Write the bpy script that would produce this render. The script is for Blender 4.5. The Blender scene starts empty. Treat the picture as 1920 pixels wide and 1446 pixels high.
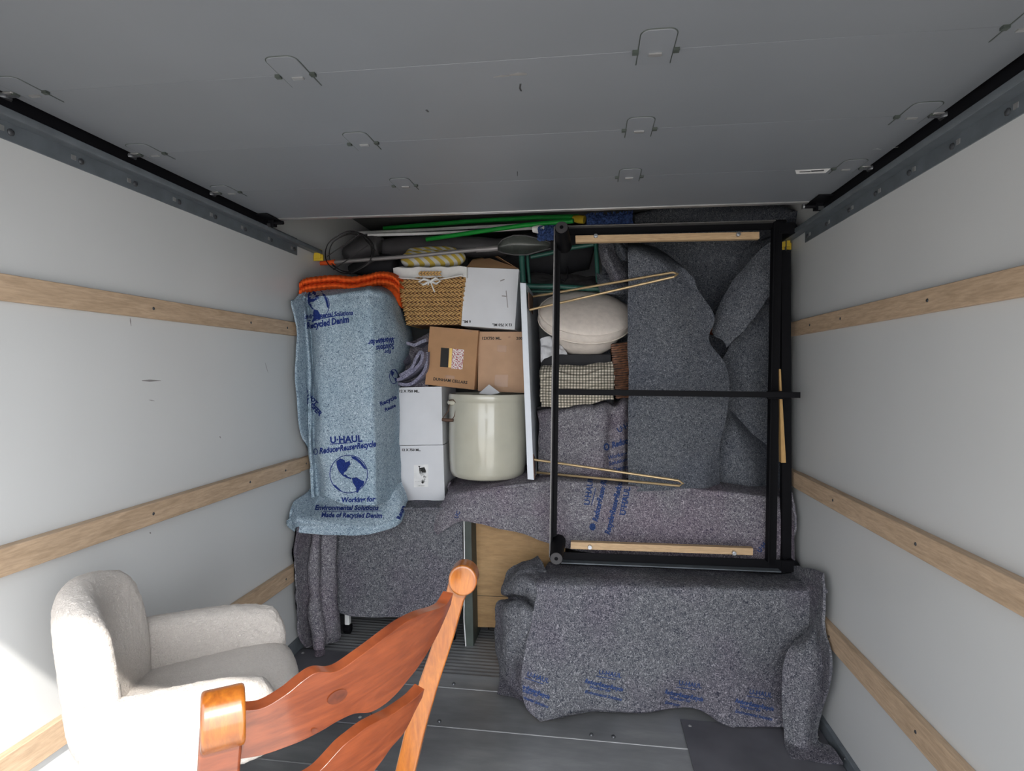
import bpy, bmesh, math, random
from mathutils import Vector, Matrix, noise
from mathutils.bvhtree import BVHTree
PI = math.pi
S = bpy.context.scene
COL = S.collection

# ------------------------------------------------------------------ camera
F = 1066.0; VX, VY, ROLL = 1103.4, 696.3, 0.009; CZ = 1.39
LW, RW = -1.419, 0.921            # side walls of the cargo box
_p = Vector((VX-960, -(VY-723), F)).normalized()
_u = Vector((ROLL, 1, 0)); _u = (_u - _p*(_p.dot(_u))).normalized()
_x = -(_p.cross(_u))
# rows: camera right / up / forward expressed in world
CR = Vector((_x.x, _p.x, _u.x)); CU = Vector((_x.y, _p.y, _u.y)); CF = Vector((_x.z, _p.z, _u.z))
CAMP = Vector((0, 0, CZ))
cd = bpy.data.cameras.new('camera'); cam = bpy.data.objects.new('camera', cd); COL.objects.link(cam)
M = Matrix(((CR.x, CU.x, -CF.x, 0), (CR.y, CU.y, -CF.y, 0), (CR.z, CU.z, -CF.z, CZ), (0, 0, 0, 1)))
cam.matrix_world = M
cd.sensor_fit = 'HORIZONTAL'; cd.sensor_width = 36; cd.lens = F/1920*36; cd.clip_start = 0.02; cd.clip_end = 200
S.camera = cam

def ray(px, py):
    return (CR*((px-960)/F) + CU*(-(py-723)/F) + CF)
def W(px, py, Y):
    d = ray(px, py); return CAMP + d*(Y/d.y)
def WX(px, py, X):
    d = ray(px, py); return CAMP + d*(X/d.x)
def WZ(px, py, Z):
    d = ray(px, py); return CAMP + d*((Z-CZ)/d.z)

# ------------------------------------------------------------------ light
S.view_settings.view_transform = 'Standard'; S.view_settings.look = 'None'
S.view_settings.gamma = 1; S.view_settings.exposure = 0.65; S.view_settings.use_curve_mapping = False
wd = bpy.data.worlds.new('sky'); S.world = wd; wd.use_nodes = True
bg = wd.node_tree.nodes['Background']; bg.inputs[0].default_value = (0.94, 0.965, 1.0, 1); bg.inputs[1].default_value = 2.1
# open sky, brighter on the sun's side
_nt = wd.node_tree; _tc = _nt.nodes.new('ShaderNodeTexCoord'); _vm = _nt.nodes.new('ShaderNodeVectorMath'); _vm.operation = 'DOT_PRODUCT'
_vm.inputs[1].default_value = Vector((0.8, -0.75, 0.9)).normalized(); _mr = _nt.nodes.new('ShaderNodeMapRange')
_mr.inputs[1].default_value = -0.2; _mr.inputs[2].default_value = 1.0; _mr.inputs[3].default_value = 0.9; _mr.inputs[4].default_value = 4.2
_nt.links.new(_tc.outputs['Generated'], _vm.inputs[0]); _nt.links.new(_vm.outputs['Value'], _mr.inputs[0]); _nt.links.new(_mr.outputs[0], bg.inputs[1])
sd = bpy.data.lights.new('sun', 'SUN'); sun = bpy.data.objects.new('sun', sd); COL.objects.link(sun)
sd.energy = 4.2; sd.angle = 0.014; sd.color = (1.0, 0.95, 0.88)
sun.rotation_euler = Vector((-0.8, 1.0, -1.25)).to_track_quat('-Z', 'Y').to_euler()
sun.location = (3, -4, 6)

# ------------------------------------------------------------------ materials
def newmat(name):
    m = bpy.data.materials.new(name); m.use_nodes = True
    nt = m.node_tree; b = nt.nodes['Principled BSDF']
    return m, nt, b
def ramp(nt, stops):
    r = nt.nodes.new('ShaderNodeValToRGB'); e = r.color_ramp.elements
    while len(e) < len(stops): e.new(0.5)
    for i, (p, c) in enumerate(stops):
        e[i].position = p; e[i].color = (c[0], c[1], c[2], 1)
    return r
def coords(nt, scale=(1, 1, 1)):
    t = nt.nodes.new('ShaderNodeTexCoord'); mp = nt.nodes.new('ShaderNodeMapping')
    mp.inputs['Scale'].default_value = scale
    nt.links.new(t.outputs['Object'], mp.inputs[0]); return mp.outputs[0]
def nz(nt, co, scale, detail=3, rough=0.5, dist=0):
    n = nt.nodes.new('ShaderNodeTexNoise'); n.inputs['Scale'].default_value = scale
    n.inputs['Detail'].default_value = detail; n.inputs['Roughness'].default_value = rough
    n.inputs['Distortion'].default_value = dist
    nt.links.new(co, n.inputs['Vector']); return n.outputs['Fac']
def bump(nt, b, h, strength=0.3, dist=0.002):
    n = nt.nodes.new('ShaderNodeBump'); n.inputs['Strength'].default_value = strength
    n.inputs['Distance'].default_value = dist
    nt.links.new(h, n.inputs['Height']); nt.links.new(n.outputs[0], b.inputs['Normal'])
def mixc(nt, fac, a, c):
    m = nt.nodes.new('ShaderNodeMix'); m.data_type = 'RGBA'
    L = nt.links
    if isinstance(fac, (int, float)): m.inputs[0].default_value = fac
    else: L.new(fac, m.inputs[0])
    for s, i in ((a, 6), (c, 7)):
        if isinstance(s, tuple): m.inputs[i].default_value = (s[0], s[1], s[2], 1)
        else: L.new(s, m.inputs[i])
    return m.outputs[2]
def plain(name, c, rough=0.6, metal=0.0, var=0.08, scale=30, bmp=0.1, coat=0, spec=0.5):
    m, nt, b = newmat(name); co = coords(nt)
    f = nz(nt, co, scale)
    r = ramp(nt, [(0.3, tuple(x*(1-var) for x in c)), (0.7, tuple(min(1, x*(1+var)) for x in c))])
    nt.links.new(f, r.inputs[0]); nt.links.new(r.outputs[0], b.inputs['Base Color'])
    b.inputs['Roughness'].default_value = rough; b.inputs['Metallic'].default_value = metal
    b.inputs['Coat Weight'].default_value = coat; b.inputs['Specular IOR Level'].default_value = spec
    if bmp: bump(nt, b, nz(nt, co, scale*4), bmp, 0.001)
    return m
def felt(name, dark, base, light, tint, scale=105, lo=0.425, hi=0.615):
    m, nt, b = newmat(name); co = coords(nt)
    f = nz(nt, co, scale, 4, 0.65, 2.2)
    r = ramp(nt, [(lo-0.05, dark), (lo+0.07, base), (hi-0.08, base), (hi+0.02, light)])
    nt.links.new(f, r.inputs[0])
    f2 = nz(nt, co, 3.5, 2); r2 = ramp(nt, [(0.42, (0, 0, 0)), (0.62, (1, 1, 1))]); nt.links.new(f2, r2.inputs[0])
    tn = nt.nodes.new('ShaderNodeMix'); tn.data_type = 'RGBA'; tn.blend_type = 'MULTIPLY'
    nt.links.new(r2.outputs[0], tn.inputs[0]); nt.links.new(r.outputs[0], tn.inputs[6])
    tn.inputs[7].default_value = (*tint, 1)
    nt.links.new(tn.outputs[2], b.inputs['Base Color'])
    b.inputs['Roughness'].default_value = 1; b.inputs['Specular IOR Level'].default_value = 0.1
    bump(nt, b, f, 0.5, 0.003)
    return m
def wood(name, c1, c2, scale=(1, 1, 1), rough=0.5, coat=0, s=12, knots=False):
    m, nt, b = newmat(name); co = coords(nt, scale)
    f = nz(nt, co, s, 6, 0.6, 1.2)
    r = ramp(nt, [(0.3, c1), (0.7, c2)]); nt.links.new(f, r.inputs[0])
    out = r.outputs[0]
    g = nz(nt, co, s*5, 3, 0.6); r2 = ramp(nt, [(0.35, (0.8, 0.8, 0.8)), (0.6, (1, 1, 1))]); nt.links.new(g, r2.inputs[0])
    mm = nt.nodes.new('ShaderNodeMix'); mm.data_type = 'RGBA'; mm.blend_type = 'MULTIPLY'; mm.inputs[0].default_value = 0.8
    nt.links.new(out, mm.inputs[6]); nt.links.new(r2.outputs[0], mm.inputs[7])
    nt.links.new(mm.outputs[2], b.inputs['Base Color'])
    b.inputs['Roughness'].default_value = rough; b.inputs['Coat Weight'].default_value = coat
    b.inputs['Coat Roughness'].default_value = 0.12
    bump(nt, b, f, 0.12, 0.002)
    return m

m_wall = None
def wall_material():
    m, nt, b = newmat('white_panel'); co = coords(nt)
    f = nz(nt, co, 1.4, 2); r = ramp(nt, [(0.3, (0.535, 0.545, 0.545)), (0.7, (0.575, 0.585, 0.585))]); nt.links.new(f, r.inputs[0])
    # scuffs: sparse long horizontal smudges
    t = nt.nodes.new('ShaderNodeTexCoord'); mp = nt.nodes.new('ShaderNodeMapping'); mp.inputs['Scale'].default_value = (1, 1.2, 14)
    nt.links.new(t.outputs['Object'], mp.inputs[0])
    g = nz(nt, mp.outputs[0], 2.6, 4, 0.6); r2 = ramp(nt, [(0.76, (0, 0, 0)), (0.84, (1, 1, 1))]); nt.links.new(g, r2.inputs[0])
    c = mixc(nt, r2.outputs[0], r.outputs[0], (0.45, 0.45, 0.43))
    nt.links.new(c, b.inputs['Base Color']); b.inputs['Roughness'].default_value = 0.34
    bump(nt, b, nz(nt, co, 2.2, 1), 0.12, 0.02)
    return m
m_wall = wall_material()
m_door = plain('grey_door_paint', (0.170, 0.183, 0.203), 0.45, 0, 0.05, 2.0, 0.05)
m_ceil = plain('dark_roof', (0.10, 0.10, 0.10), 0.8)
m_track = plain('galvanised_track', (0.14, 0.16, 0.18), 0.45, 0.3, 0.15, 18)
m_black = plain('black_metal', (0.0035, 0.0035, 0.005), 0.6, 0, 0.1, 40, 0.03, spec=0.12)
m_edge = plain('pale_steel_edge', (0.16, 0.155, 0.155), 0.5, 0.4, 0.2, 30)  # pale grey for edge strips on the black bed frame
m_alu = plain('pale_metal', (0.45, 0.45, 0.45), 0.35, 0.7)
m_bolt = plain('bolt_steel', (0.10, 0.105, 0.115), 0.4, 0.7)
m_white = plain('white_plastic', (0.75, 0.75, 0.75), 0.4)
m_chrome = plain('chrome', (0.42, 0.43, 0.45), 0.3, 1.0)
m_rail = wood('plywood_rail', (0.40, 0.285, 0.185), (0.56, 0.41, 0.28), (9, 1, 9), 0.62, 0, 5)
m_cleat = wood('pine_cleat', (0.50, 0.33, 0.18), (0.62, 0.43, 0.25), (1, 6, 9), 0.6, 0, 6)
m_tan = wood('tan_veneer', (0.34, 0.20, 0.085), (0.46, 0.29, 0.135), (1, 1, 5), 0.6, 0, 4)
m_stick = wood('yellow_pine', (0.44, 0.26, 0.09), (0.56, 0.34, 0.13), (6, 6, 1), 0.6, 0, 5)
m_chairo = wood('honey_lacquered_wood', (0.15, 0.036, 0.003), (0.27, 0.088, 0.008), (7, 7, 1.2), 0.28, 0.7, 8)
m_chairr = wood('reddish_lacquered_wood', (0.085, 0.017, 0.005), (0.18, 0.043, 0.013), (1.2, 1.2, 8), 0.30, 0.6, 6)
m_denim = felt('denim_felt', (0.05, 0.08, 0.13), (0.33, 0.425, 0.50), (0.62, 0.70, 0.75), (0.88, 0.92, 0.94), 130)
m_grey = felt('grey_felt', (0.03, 0.034, 0.05), (0.125, 0.128, 0.142), (0.34, 0.34, 0.36), (0.94, 0.88, 0.94), 105)
m_purple = felt('purple_grey_felt', (0.05, 0.045, 0.075), (0.175, 0.168, 0.185), (0.47, 0.46, 0.48), (0.95, 0.86, 0.92), 112)
m_slate = felt('slate_felt', (0.028, 0.034, 0.046), (0.105, 0.112, 0.128), (0.26, 0.27, 0.29), (0.92, 0.93, 0.97), 120)
m_lav = felt('lavender_felt', (0.06, 0.06, 0.10), (0.25, 0.25, 0.32), (0.45, 0.45, 0.54), (0.9, 0.88, 0.95), 120)
m_ink = plain('navy_ink', (0.018, 0.035, 0.16), 0.95, 0, 0.3, 160, 0.2, spec=0.1)
m_ink2 = plain('blue_ink', (0.03, 0.055, 0.15), 0.95, 0, 0.4, 160, 0.2, spec=0.1)
m_bk = plain('black_ink', (0.02, 0.02, 0.02), 0.8)
m_card = plain('brown_card', (0.42, 0.235, 0.12), 0.85, 0, 0.06, 14)
m_card2 = plain('pale_brown_card', (0.50, 0.315, 0.20), 0.85, 0, 0.06, 14)
m_wcard = plain('white_card', (0.66, 0.67, 0.70), 0.75, 0, 0.03, 10)
m_orange = plain('orange_quilt', (0.72, 0.10, 0.015), 0.9, 0, 0.2, 60, 0.4, spec=0.2)
m_cream = plain('cream_canvas', (0.76, 0.685, 0.62), 0.9, 0, 0.06, 40, 0.3)
m_glaze = plain('cream_glaze', (0.50, 0.485, 0.40), 0.16, 0, 0.05, 9, 0.02, coat=0.6)
m_brass = plain('brass_rod', (0.58, 0.43, 0.24), 0.35, 0.6, 0.1, 30, 0)
m_green = plain('green_pole_paint', (0.008, 0.26, 0.035), 0.35)
m_teal = plain('teal_tube_paint', (0.022, 0.10, 0.078), 0.4)
m_yellow = plain('yellow_plastic', (0.60, 0.42, 0.03), 0.4)
m_dark = plain('black_fabric', (0.018, 0.018, 0.022), 0.75, 0, 0.3, 12, 0.4)
m_dkgrey = plain('dark_grey_vinyl', (0.055, 0.052, 0.055), 0.5, 0, 0.25, 8, 0.2)
m_pole = plain('grey_pole', (0.25, 0.235, 0.235), 0.4, 0.3)
m_otip = plain('orange_plastic', (0.80, 0.11, 0.02), 0.4)
m_wire = plain('dark_wire', (0.03, 0.028, 0.03), 0.5, 0.6)
m_iron = plain('rusty_iron', (0.12, 0.07, 0.05), 0.6, 0.5)
m_rope = plain('seagrass', (0.56, 0.34, 0.13), 0.8, 0, 0.15, 30, 0.1)
m_wicker = plain('brown_wicker', (0.16, 0.07, 0.035), 0.6, 0, 0.5, 60, 0.4)
m_cotton = plain('white_cotton', (0.74, 0.73, 0.71), 0.95, 0, 0.04, 40, 0.3)
m_boucle = plain('cream_boucle', (0.62, 0.57, 0.52), 1.0, 0, 0.07, 160, 0.9, spec=0.1)
def boucle_material():
    m, nt, b = newmat('cream_boucle'); co = coords(nt)
    f = nz(nt, co, 170, 4, 0.7, 1.0); r = ramp(nt, [(0.3, (0.54, 0.49, 0.45)), (0.7, (0.66, 0.61, 0.56))]); nt.links.new(f, r.inputs[0])
    nt.links.new(r.outputs[0], b.inputs['Base Color']); b.inputs['Roughness'].default_value = 1; b.inputs['Specular IOR Level'].default_value = 0.1
    b.inputs['Sheen Weight'].default_value = 0.3
    bump(nt, b, f, 1.0, 0.006); return m
m_boucle = boucle_material()
m_knot = plain('dark_knot_wood', (0.085, 0.02, 0.008), 0.35, 0, 0.4, 60, 0, coat=0.5)
m_mop = plain('blue_chenille', (0.035, 0.07, 0.20), 0.95, 0, 0.5, 90, 0.8)
m_board = plain('white_laminate', (0.66, 0.70, 0.76), 0.4, 0, 0.02)
m_dgreen = plain('dark_green_edge', (0.05, 0.062, 0.055), 0.6, 0, 0.3, 12)
m_plate = plain('dark_steel_plate', (0.11, 0.11, 0.125), 0.5, 0.2, 0.25, 5, 0.1)
def smoke_material():
    m, nt, b = newmat('smoky_plastic')
    b.inputs['Base Color'].default_value = (0.10, 0.11, 0.10, 1); b.inputs['Roughness'].default_value = 0.2
    b.inputs['Alpha'].default_value = 0.65; return m
m_smoke = smoke_material()
def floor_material():
    m, nt, b = newmat('worn_metal_floor'); co = coords(nt, (0.8, 3, 1))
    f = nz(nt, co, 5, 6, 0.62); r = ramp(nt, [(0.3, (0.20, 0.205, 0.215)), (0.55, (0.25, 0.256, 0.266)), (0.75, (0.31, 0.315, 0.32))])
    nt.links.new(f, r.inputs[0])
    g = nz(nt, coords(nt), 2.2, 3); r2 = ramp(nt, [(0.35, (0.62, 0.62, 0.62)), (0.65, (1.1, 1.1, 1.1))]); nt.links.new(g, r2.inputs[0])
    mm = nt.nodes.new('ShaderNodeMix'); mm.data_type = 'RGBA'; mm.blend_type = 'MULTIPLY'; mm.inputs[0].default_value = 1
    nt.links.new(r.outputs[0], mm.inputs[6]); nt.links.new(r2.outputs[0], mm.inputs[7])
    nt.links.new(mm.outputs[2], b.inputs['Base Color']); b.inputs['Roughness'].default_value = 0.42; b.inputs['Metallic'].default_value = 0.3
    bump(nt, b, f, 0.15, 0.002); return m
m_floor = floor_material()
def stripe_material():
    m, nt, b = newmat('yellow_white_stripe'); co = coords(nt)
    w = nt.nodes.new('ShaderNodeTexWave'); w.bands_direction = 'DIAGONAL'; w.inputs['Scale'].default_value = 11; w.inputs['Distortion'].default_value = 0.6
    nt.links.new(co, w.inputs[0]); r = ramp(nt, [(0.42, (0.66, 0.64, 0.58)), (0.56, (0.60, 0.43, 0.07))]); nt.links.new(w.outputs['Fac'], r.inputs[0])
    nt.links.new(r.outputs[0], b.inputs['Base Color']); b.inputs['Roughness'].default_value = 0.9; return m
m_stripe = stripe_material()
def gingham_material():
    m, nt, b = newmat('gingham_cloth'); co = coords(nt)
    outs = []
    for d in ('X', 'Z'):
        w = nt.nodes.new('ShaderNodeTexWave'); w.bands_direction = d; w.inputs['Scale'].default_value = 21 if d == 'X' else 23
        w.inputs['Distortion'].default_value = 0.8
        nt.links.new(co, w.inputs[0]); r = ramp(nt, [(0.35, (0.40, 0.40, 0.38)), (0.6, (1, 1, 1))]); nt.links.new(w.outputs['Fac'], r.inputs[0]); outs.append(r.outputs[0])
    mm = nt.nodes.new('ShaderNodeMix'); mm.data_type = 'RGBA'; mm.blend_type = 'MULTIPLY'; mm.inputs[0].default_value = 1
    nt.links.new(outs[0], mm.inputs[6]); nt.links.new(outs[1], mm.inputs[7])
    m2 = nt.nodes.new('ShaderNodeMix'); m2.data_type = 'RGBA'; m2.blend_type = 'MULTIPLY'; m2.inputs[0].default_value = 1
    nt.links.new(mm.outputs[2], m2.inputs[6]); m2.inputs[7].default_value = (0.74, 0.68, 0.58, 1)
    nt.links.new(m2.outputs[2], b.inputs['Base Color']); b.inputs['Roughness'].default_value = 0.95; return m
m_gingham = gingham_material()
def damask_material():
    m, nt, b = newmat('red_white_pattern'); co = coords(nt)
    f = nz(nt, co, 160, 2); r = ramp(nt, [(0.47, (0.8, 0.76, 0.74)), (0.55, (0.35, 0.05, 0.07))]); nt.links.new(f, r.inputs[0])
    nt.links.new(r.outputs[0], b.inputs['Base Color']); return m
m_damask = damask_material()
m_ground = plain('concrete_yard', (0.50, 0.48, 0.45), 0.9, 0, 0.1, 1)
m_gold = plain('gold_trim', (0.55, 0.38, 0.12), 0.4, 0.6)
m_tape = plain('packing_tape', (0.38, 0.20, 0.10), 0.3, 0, 0.05, 10, 0)

# ------------------------------------------------------------------ building helpers
WL = {}
def tag(o, label=None, cat=None, group=None, kind=None):
    if label: o['label'] = label
    if cat: o['category'] = cat
    if group: o['group'] = group
    if kind: o['kind'] = kind
    return o
def thing(name, loc, label, cat, group=None):
    o = bpy.data.objects.new(name, None); COL.objects.link(o); o.empty_display_size = 0.05
    o.location = loc; WL[o] = Vector(loc); tag(o, label, cat, group); return o
class MB:
    def __init__(s): s.v = []; s.f = []; s.m = []; s.s = []
    def add(s, vs, fs, mi=0, smooth=True):
        n = len(s.v); s.v += [Vector(v) for v in vs]
        s.f += [tuple(i+n for i in f) for f in fs]; s.m += [mi]*len(fs); s.s += [smooth]*len(fs)
    def box(s, a, b, mi=0, fn=None):
        (x0, y0, z0), (x1, y1, z1) = a, b
        vs = [Vector(p) for p in ((x0, y0, z0), (x1, y0, z0), (x1, y1, z0), (x0, y1, z0), (x0, y0, z1), (x1, y0, z1), (x1, y1, z1), (x0, y1, z1))]
        if fn: vs = [fn(v) for v in vs]
        s.add(vs, [(0, 3, 2, 1), (4, 5, 6, 7), (0, 1, 5, 4), (1, 2, 6, 5), (2, 3, 7, 6), (3, 0, 4, 7)], mi, False)
    def hexa(s, front, back, mi=0):   # two loops of four points
        s.add(list(front)+list(back), [(0, 1, 2, 3), (7, 6, 5, 4), (0, 4, 5, 1), (1, 5, 6, 2), (2, 6, 7, 3), (3, 7, 4, 0)], mi, False)
    def tube(s, pts, r, seg=10, mi=0, closed=False, flat=1.0):
        pts = [Vector(p) for p in pts]; n = len(pts); rings = []
        up = None
        for i, p in enumerate(pts):
            if closed: t = pts[(i+1) % n]-pts[i-1]
            else: t = pts[min(i+1, n-1)]-pts[max(i-1, 0)]
            t.normalize()
            if up is None:
                up = Vector((0, 0, 1)) if abs(t.z) < 0.9 else Vector((1, 0, 0))
            a = t.cross(up).normalized(); bb = a.cross(t).normalized(); up = bb
            rr = r[i] if isinstance(r, (list, tuple)) else r
            rings.append([p + a*math.cos(2*PI*k/seg)*rr + bb*math.sin(2*PI*k/seg)*rr*flat for k in range(seg)])
        vs = [v for R in rings for v in R]; fs = []
        for i in range(n if closed else n-1):
            j = (i+1) % n
            for k in range(seg):
                l = (k+1) % seg; fs.append((i*seg+k, i*seg+l, j*seg+l, j*seg+k))
        if not closed:
            fs.append(tuple(reversed(range(seg)))); fs.append(tuple((n-1)*seg+k for k in range(seg)))
        s.add(vs, fs, mi)
    def lathe(s, prof, c, seg=48, mi=0, sx=1, sy=1):
        vs = []; fs = []; n = len(prof)
        for k in range(seg):
            a = 2*PI*k/seg
            for (r, z) in prof: vs.append((c[0]+r*math.cos(a)*sx, c[1]+r*math.sin(a)*sy, c[2]+z))
        for k in range(seg):
            l = (k+1) % seg
            for i in range(n-1): fs.append((k*n+i, l*n+i, l*n+i+1, k*n+i+1))
        s.add(vs, fs, mi)
    def ell(s, c, ax, seg=6, rings=4, mi=0):  # ellipsoid, ax three vectors
        vs = []; fs = []
        c = Vector(c)
        for i in range(1, rings):
            th = PI*i/rings
            for k in range(seg):
                ph = 2*PI*k/seg
                vs.append(c + ax[0]*math.cos(th) + ax[1]*math.sin(th)*math.cos(ph) + ax[2]*math.sin(th)*math.sin(ph))
        a = len(vs); vs.append(c+ax[0]); vs.append(c-ax[0])
        for i in range(rings-2):
            for k in range(seg):
                l = (k+1) % seg; fs.append((i*seg+k, i*seg+l, (i+1)*seg+l, (i+1)*seg+k))
        for k in range(seg):
            l = (k+1) % seg; fs.append((a, l, k)); fs.append((a+1, (rings-2)*seg+k, (rings-2)*seg+l))
        s.add(vs, fs, mi)
    def loft(s, loops, mi=0, cap=True, smooth=True):
        n = len(loops[0]); vs = [v for L in loops for v in L]; fs = []
        for i in range(len(loops)-1):
            for k in range(n):
                l = (k+1) % n; fs.append((i*n+k, i*n+l, (i+1)*n+l, (i+1)*n+k))
        if cap:
            fs.append(tuple(reversed(range(n)))); fs.append(tuple((len(loops)-1)*n+k for k in range(n)))
        s.add(vs, fs, mi, smooth)
def build(name, mb, mats, parent=None, bevel=0, seg=2, fixn=True, sharp=40):
    if not isinstance(mats, (list, tuple)): mats = [mats]
    lo = Vector((min(v.x for v in mb.v), min(v.y for v in mb.v), min(v.z for v in mb.v)))
    hi = Vector((max(v.x for v in mb.v), max(v.y for v in mb.v), max(v.z for v in mb.v)))
    org = Vector(((lo.x+hi.x)/2, (lo.y+hi.y)/2, lo.z))
    me = bpy.data.meshes.new(name)
    me.from_pydata([v-org for v in mb.v], [], mb.f)
    for p, mi, sm in zip(me.polygons, mb.m, mb.s): p.material_index = mi; p.use_smooth = sm
    for m in mats: me.materials.append(m)
    if fixn:
        bm = bmesh.new(); bm.from_mesh(me); bmesh.ops.recalc_face_normals(bm, faces=bm.faces[:]); bm.to_mesh(me); bm.free()
    try: me.set_sharp_from_angle(angle=math.radians(sharp))
    except Exception: pass
    me.update()
    o = bpy.data.objects.new(name, me); COL.objects.link(o); WL[o] = org
    if parent is not None:
        o.parent = parent; o.location = org - WL[parent]
    else: o.location = org
    if bevel:
        b = o.modifiers.new('bevel', 'BEVEL'); b.width = bevel; b.segments = seg; b.limit_method = 'ANGLE'; b.angle_limit = math.radians(35)
        b.harden_normals = False
    return o
def struct(name, mb, m, bevel=0, **k):
    o = build(name, mb, m, None, bevel, **k); o['kind'] = 'structure'; return o

# ---- printing: 2D polygons in photo pixels are laid on the surface they meet
FONTCACHE = {}
def text2d(txt, size, weight=0.0, shear=0.0, align='LEFT'):
    c = bpy.data.curves.new('t', 'FONT'); c.body = txt; c.size = size; c.offset = weight*size; c.shear = shear; c.align_x = align
    c.resolution_u = 2
    o = bpy.data.objects.new('t', c); COL.objects.link(o)
    dg = bpy.context.evaluated_depsgraph_get(); e = o.evaluated_get(dg); me = e.to_mesh()
    bm = bmesh.new(); bm.from_mesh(me); e.to_mesh_clear()
    bpy.data.objects.remove(o); bpy.data.curves.remove(c)
    bmesh.ops.triangulate(bm, faces=bm.faces[:])
    for _ in range(2):
        lg = [ed for ed in bm.edges if ed.calc_length() > size*0.4]
        if lg: bmesh.ops.subdivide_edges(bm, edges=lg, cuts=1); bmesh.ops.triangulate(bm, faces=bm.faces[:])
    vs = [(v.co.x, v.co.y) for v in bm.verts]; bm.verts.index_update()
    fs = [tuple(v.index for v in f.verts) for f in bm.faces]; bm.free()
    return vs, fs
def TXT(txt, px, py, size, ang=0, weight=0.01, shear=0.0, align='LEFT', stretch=1.0, mi=1):
    vs, fs = text2d(txt, size, weight+0.02, shear, align); ca, sa = math.cos(ang), math.sin(ang)
    out = [(px + x*stretch*ca + y*sa, py + x*stretch*sa - y*ca) for x, y in vs]
    return out, fs, mi
def POLY(pts, mi=1, sub=2):
    bm = bmesh.new(); bm.faces.new([bm.verts.new((x, y, 0)) for x, y in pts])
    bmesh.ops.triangulate(bm, faces=bm.faces[:])
    for _ in range(sub): bmesh.ops.subdivide_edges(bm, edges=bm.edges[:], cuts=1); bmesh.ops.triangulate(bm, faces=bm.faces[:])
    bm.verts.index_update(); vs = [(v.co.x, v.co.y) for v in bm.verts]; fs = [tuple(v.index for v in f.verts) for f in bm.faces]; bm.free()
    return vs, fs, mi
def RING(cx, cy, rx, ry, w, mi=1, n=40, a0=0, a1=2*PI):
    vs = []; fs = []
    for k in range(n+1):
        a = a0+(a1-a0)*k/n
        vs += [(cx+math.cos(a)*rx, cy+math.sin(a)*ry), (cx+math.cos(a)*(rx-w), cy+math.sin(a)*(ry-w))]
        if k: fs.append((2*k-2, 2*k, 2*k+1, 2*k-1))
    return vs, fs, mi
def BAR(x0, y0, x1, y1, w, mi=1):
    n = 12; dx, dy = x1-x0, y1-y0; L = math.hypot(dx, dy); nx, ny = -dy/L*w/2, dx/L*w/2; vs = []; fs = []
    for k in range(n+1):
        t = k/n; vs += [(x0+dx*t+nx, y0+dy*t+ny), (x0+dx*t-nx, y0+dy*t-ny)]
        if k: fs.append((2*k-2, 2*k, 2*k+1, 2*k-1))
    return vs, fs, mi
def GLOBE(cx, cy, r, mi=1, fx=1, rot=0):
    na = [(-.66, -.66), (-.44, -.82), (-.22, -.74), (-.16, -.60), (.04, -.70), (.10, -.50), (-.02, -.36), (-.10, -.18), (-.24, -.08), (-.26, .04), (-.14, .02), (-.04, .14), (.14, .20), (.12, .28), (-.10, .20), (-.32, .08), (-.48, -.10), (-.60, -.32)]
    sa = [(.16, .22), (.40, .16), (.62, .30), (.82, .38), (.76, .58), (.60, .72), (.48, .98), (.40, .96), (.38, .70), (.22, .46)]
    gr = [(.12, -.92), (.34, -.90), (.62, -.70), (.86, -.40), (.92, -.26), (.80, -.28), (.60, -.52), (.40, -.70), (.20, -.80)]
    wf = [(-.86, .50), (-.66, .60), (-.46, .80), (-.30, .94), (-.50, .86), (-.74, .68)]
    c, s = math.cos(rot), math.sin(rot)
    def T(P): return [(cx+(x*c-y*s)*r*fx, cy+(x*s+y*c)*r) for x, y in P]
    return [RING(cx, cy, r*fx, r, max(1.2, r*0.04), mi)] + [POLY(T(p), mi) for p in (na, sa, gr, wf)]
def lay(mb, bvh, prints, lift=0.0012, jump=0.04, mx=4.5):
    for vs, fs, mi in prints:
        hit = []
        for (x, y) in vs:
            d = ray(x, y).normalized(); h, n, i, dist = bvh.ray_cast(CAMP, d, mx)
            if h is None: hit.append(None)
            else:
                if n.dot(d) > 0: n = -n
                hit.append(h + n*lift)
        use = [f for f in fs if all(hit[i] is not None for i in f) and max((hit[f[a]]-hit[f[a-1]]).length for a in range(len(f))) < jump]
        if not use: continue
        mp = {}; nv = []
        for f in use:
            for i in f:
                if i not in mp: mp[i] = len(nv); nv.append(hit[i])
        mb.add(nv, [tuple(mp[i] for i in f) for f in use], mi, False)

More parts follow.
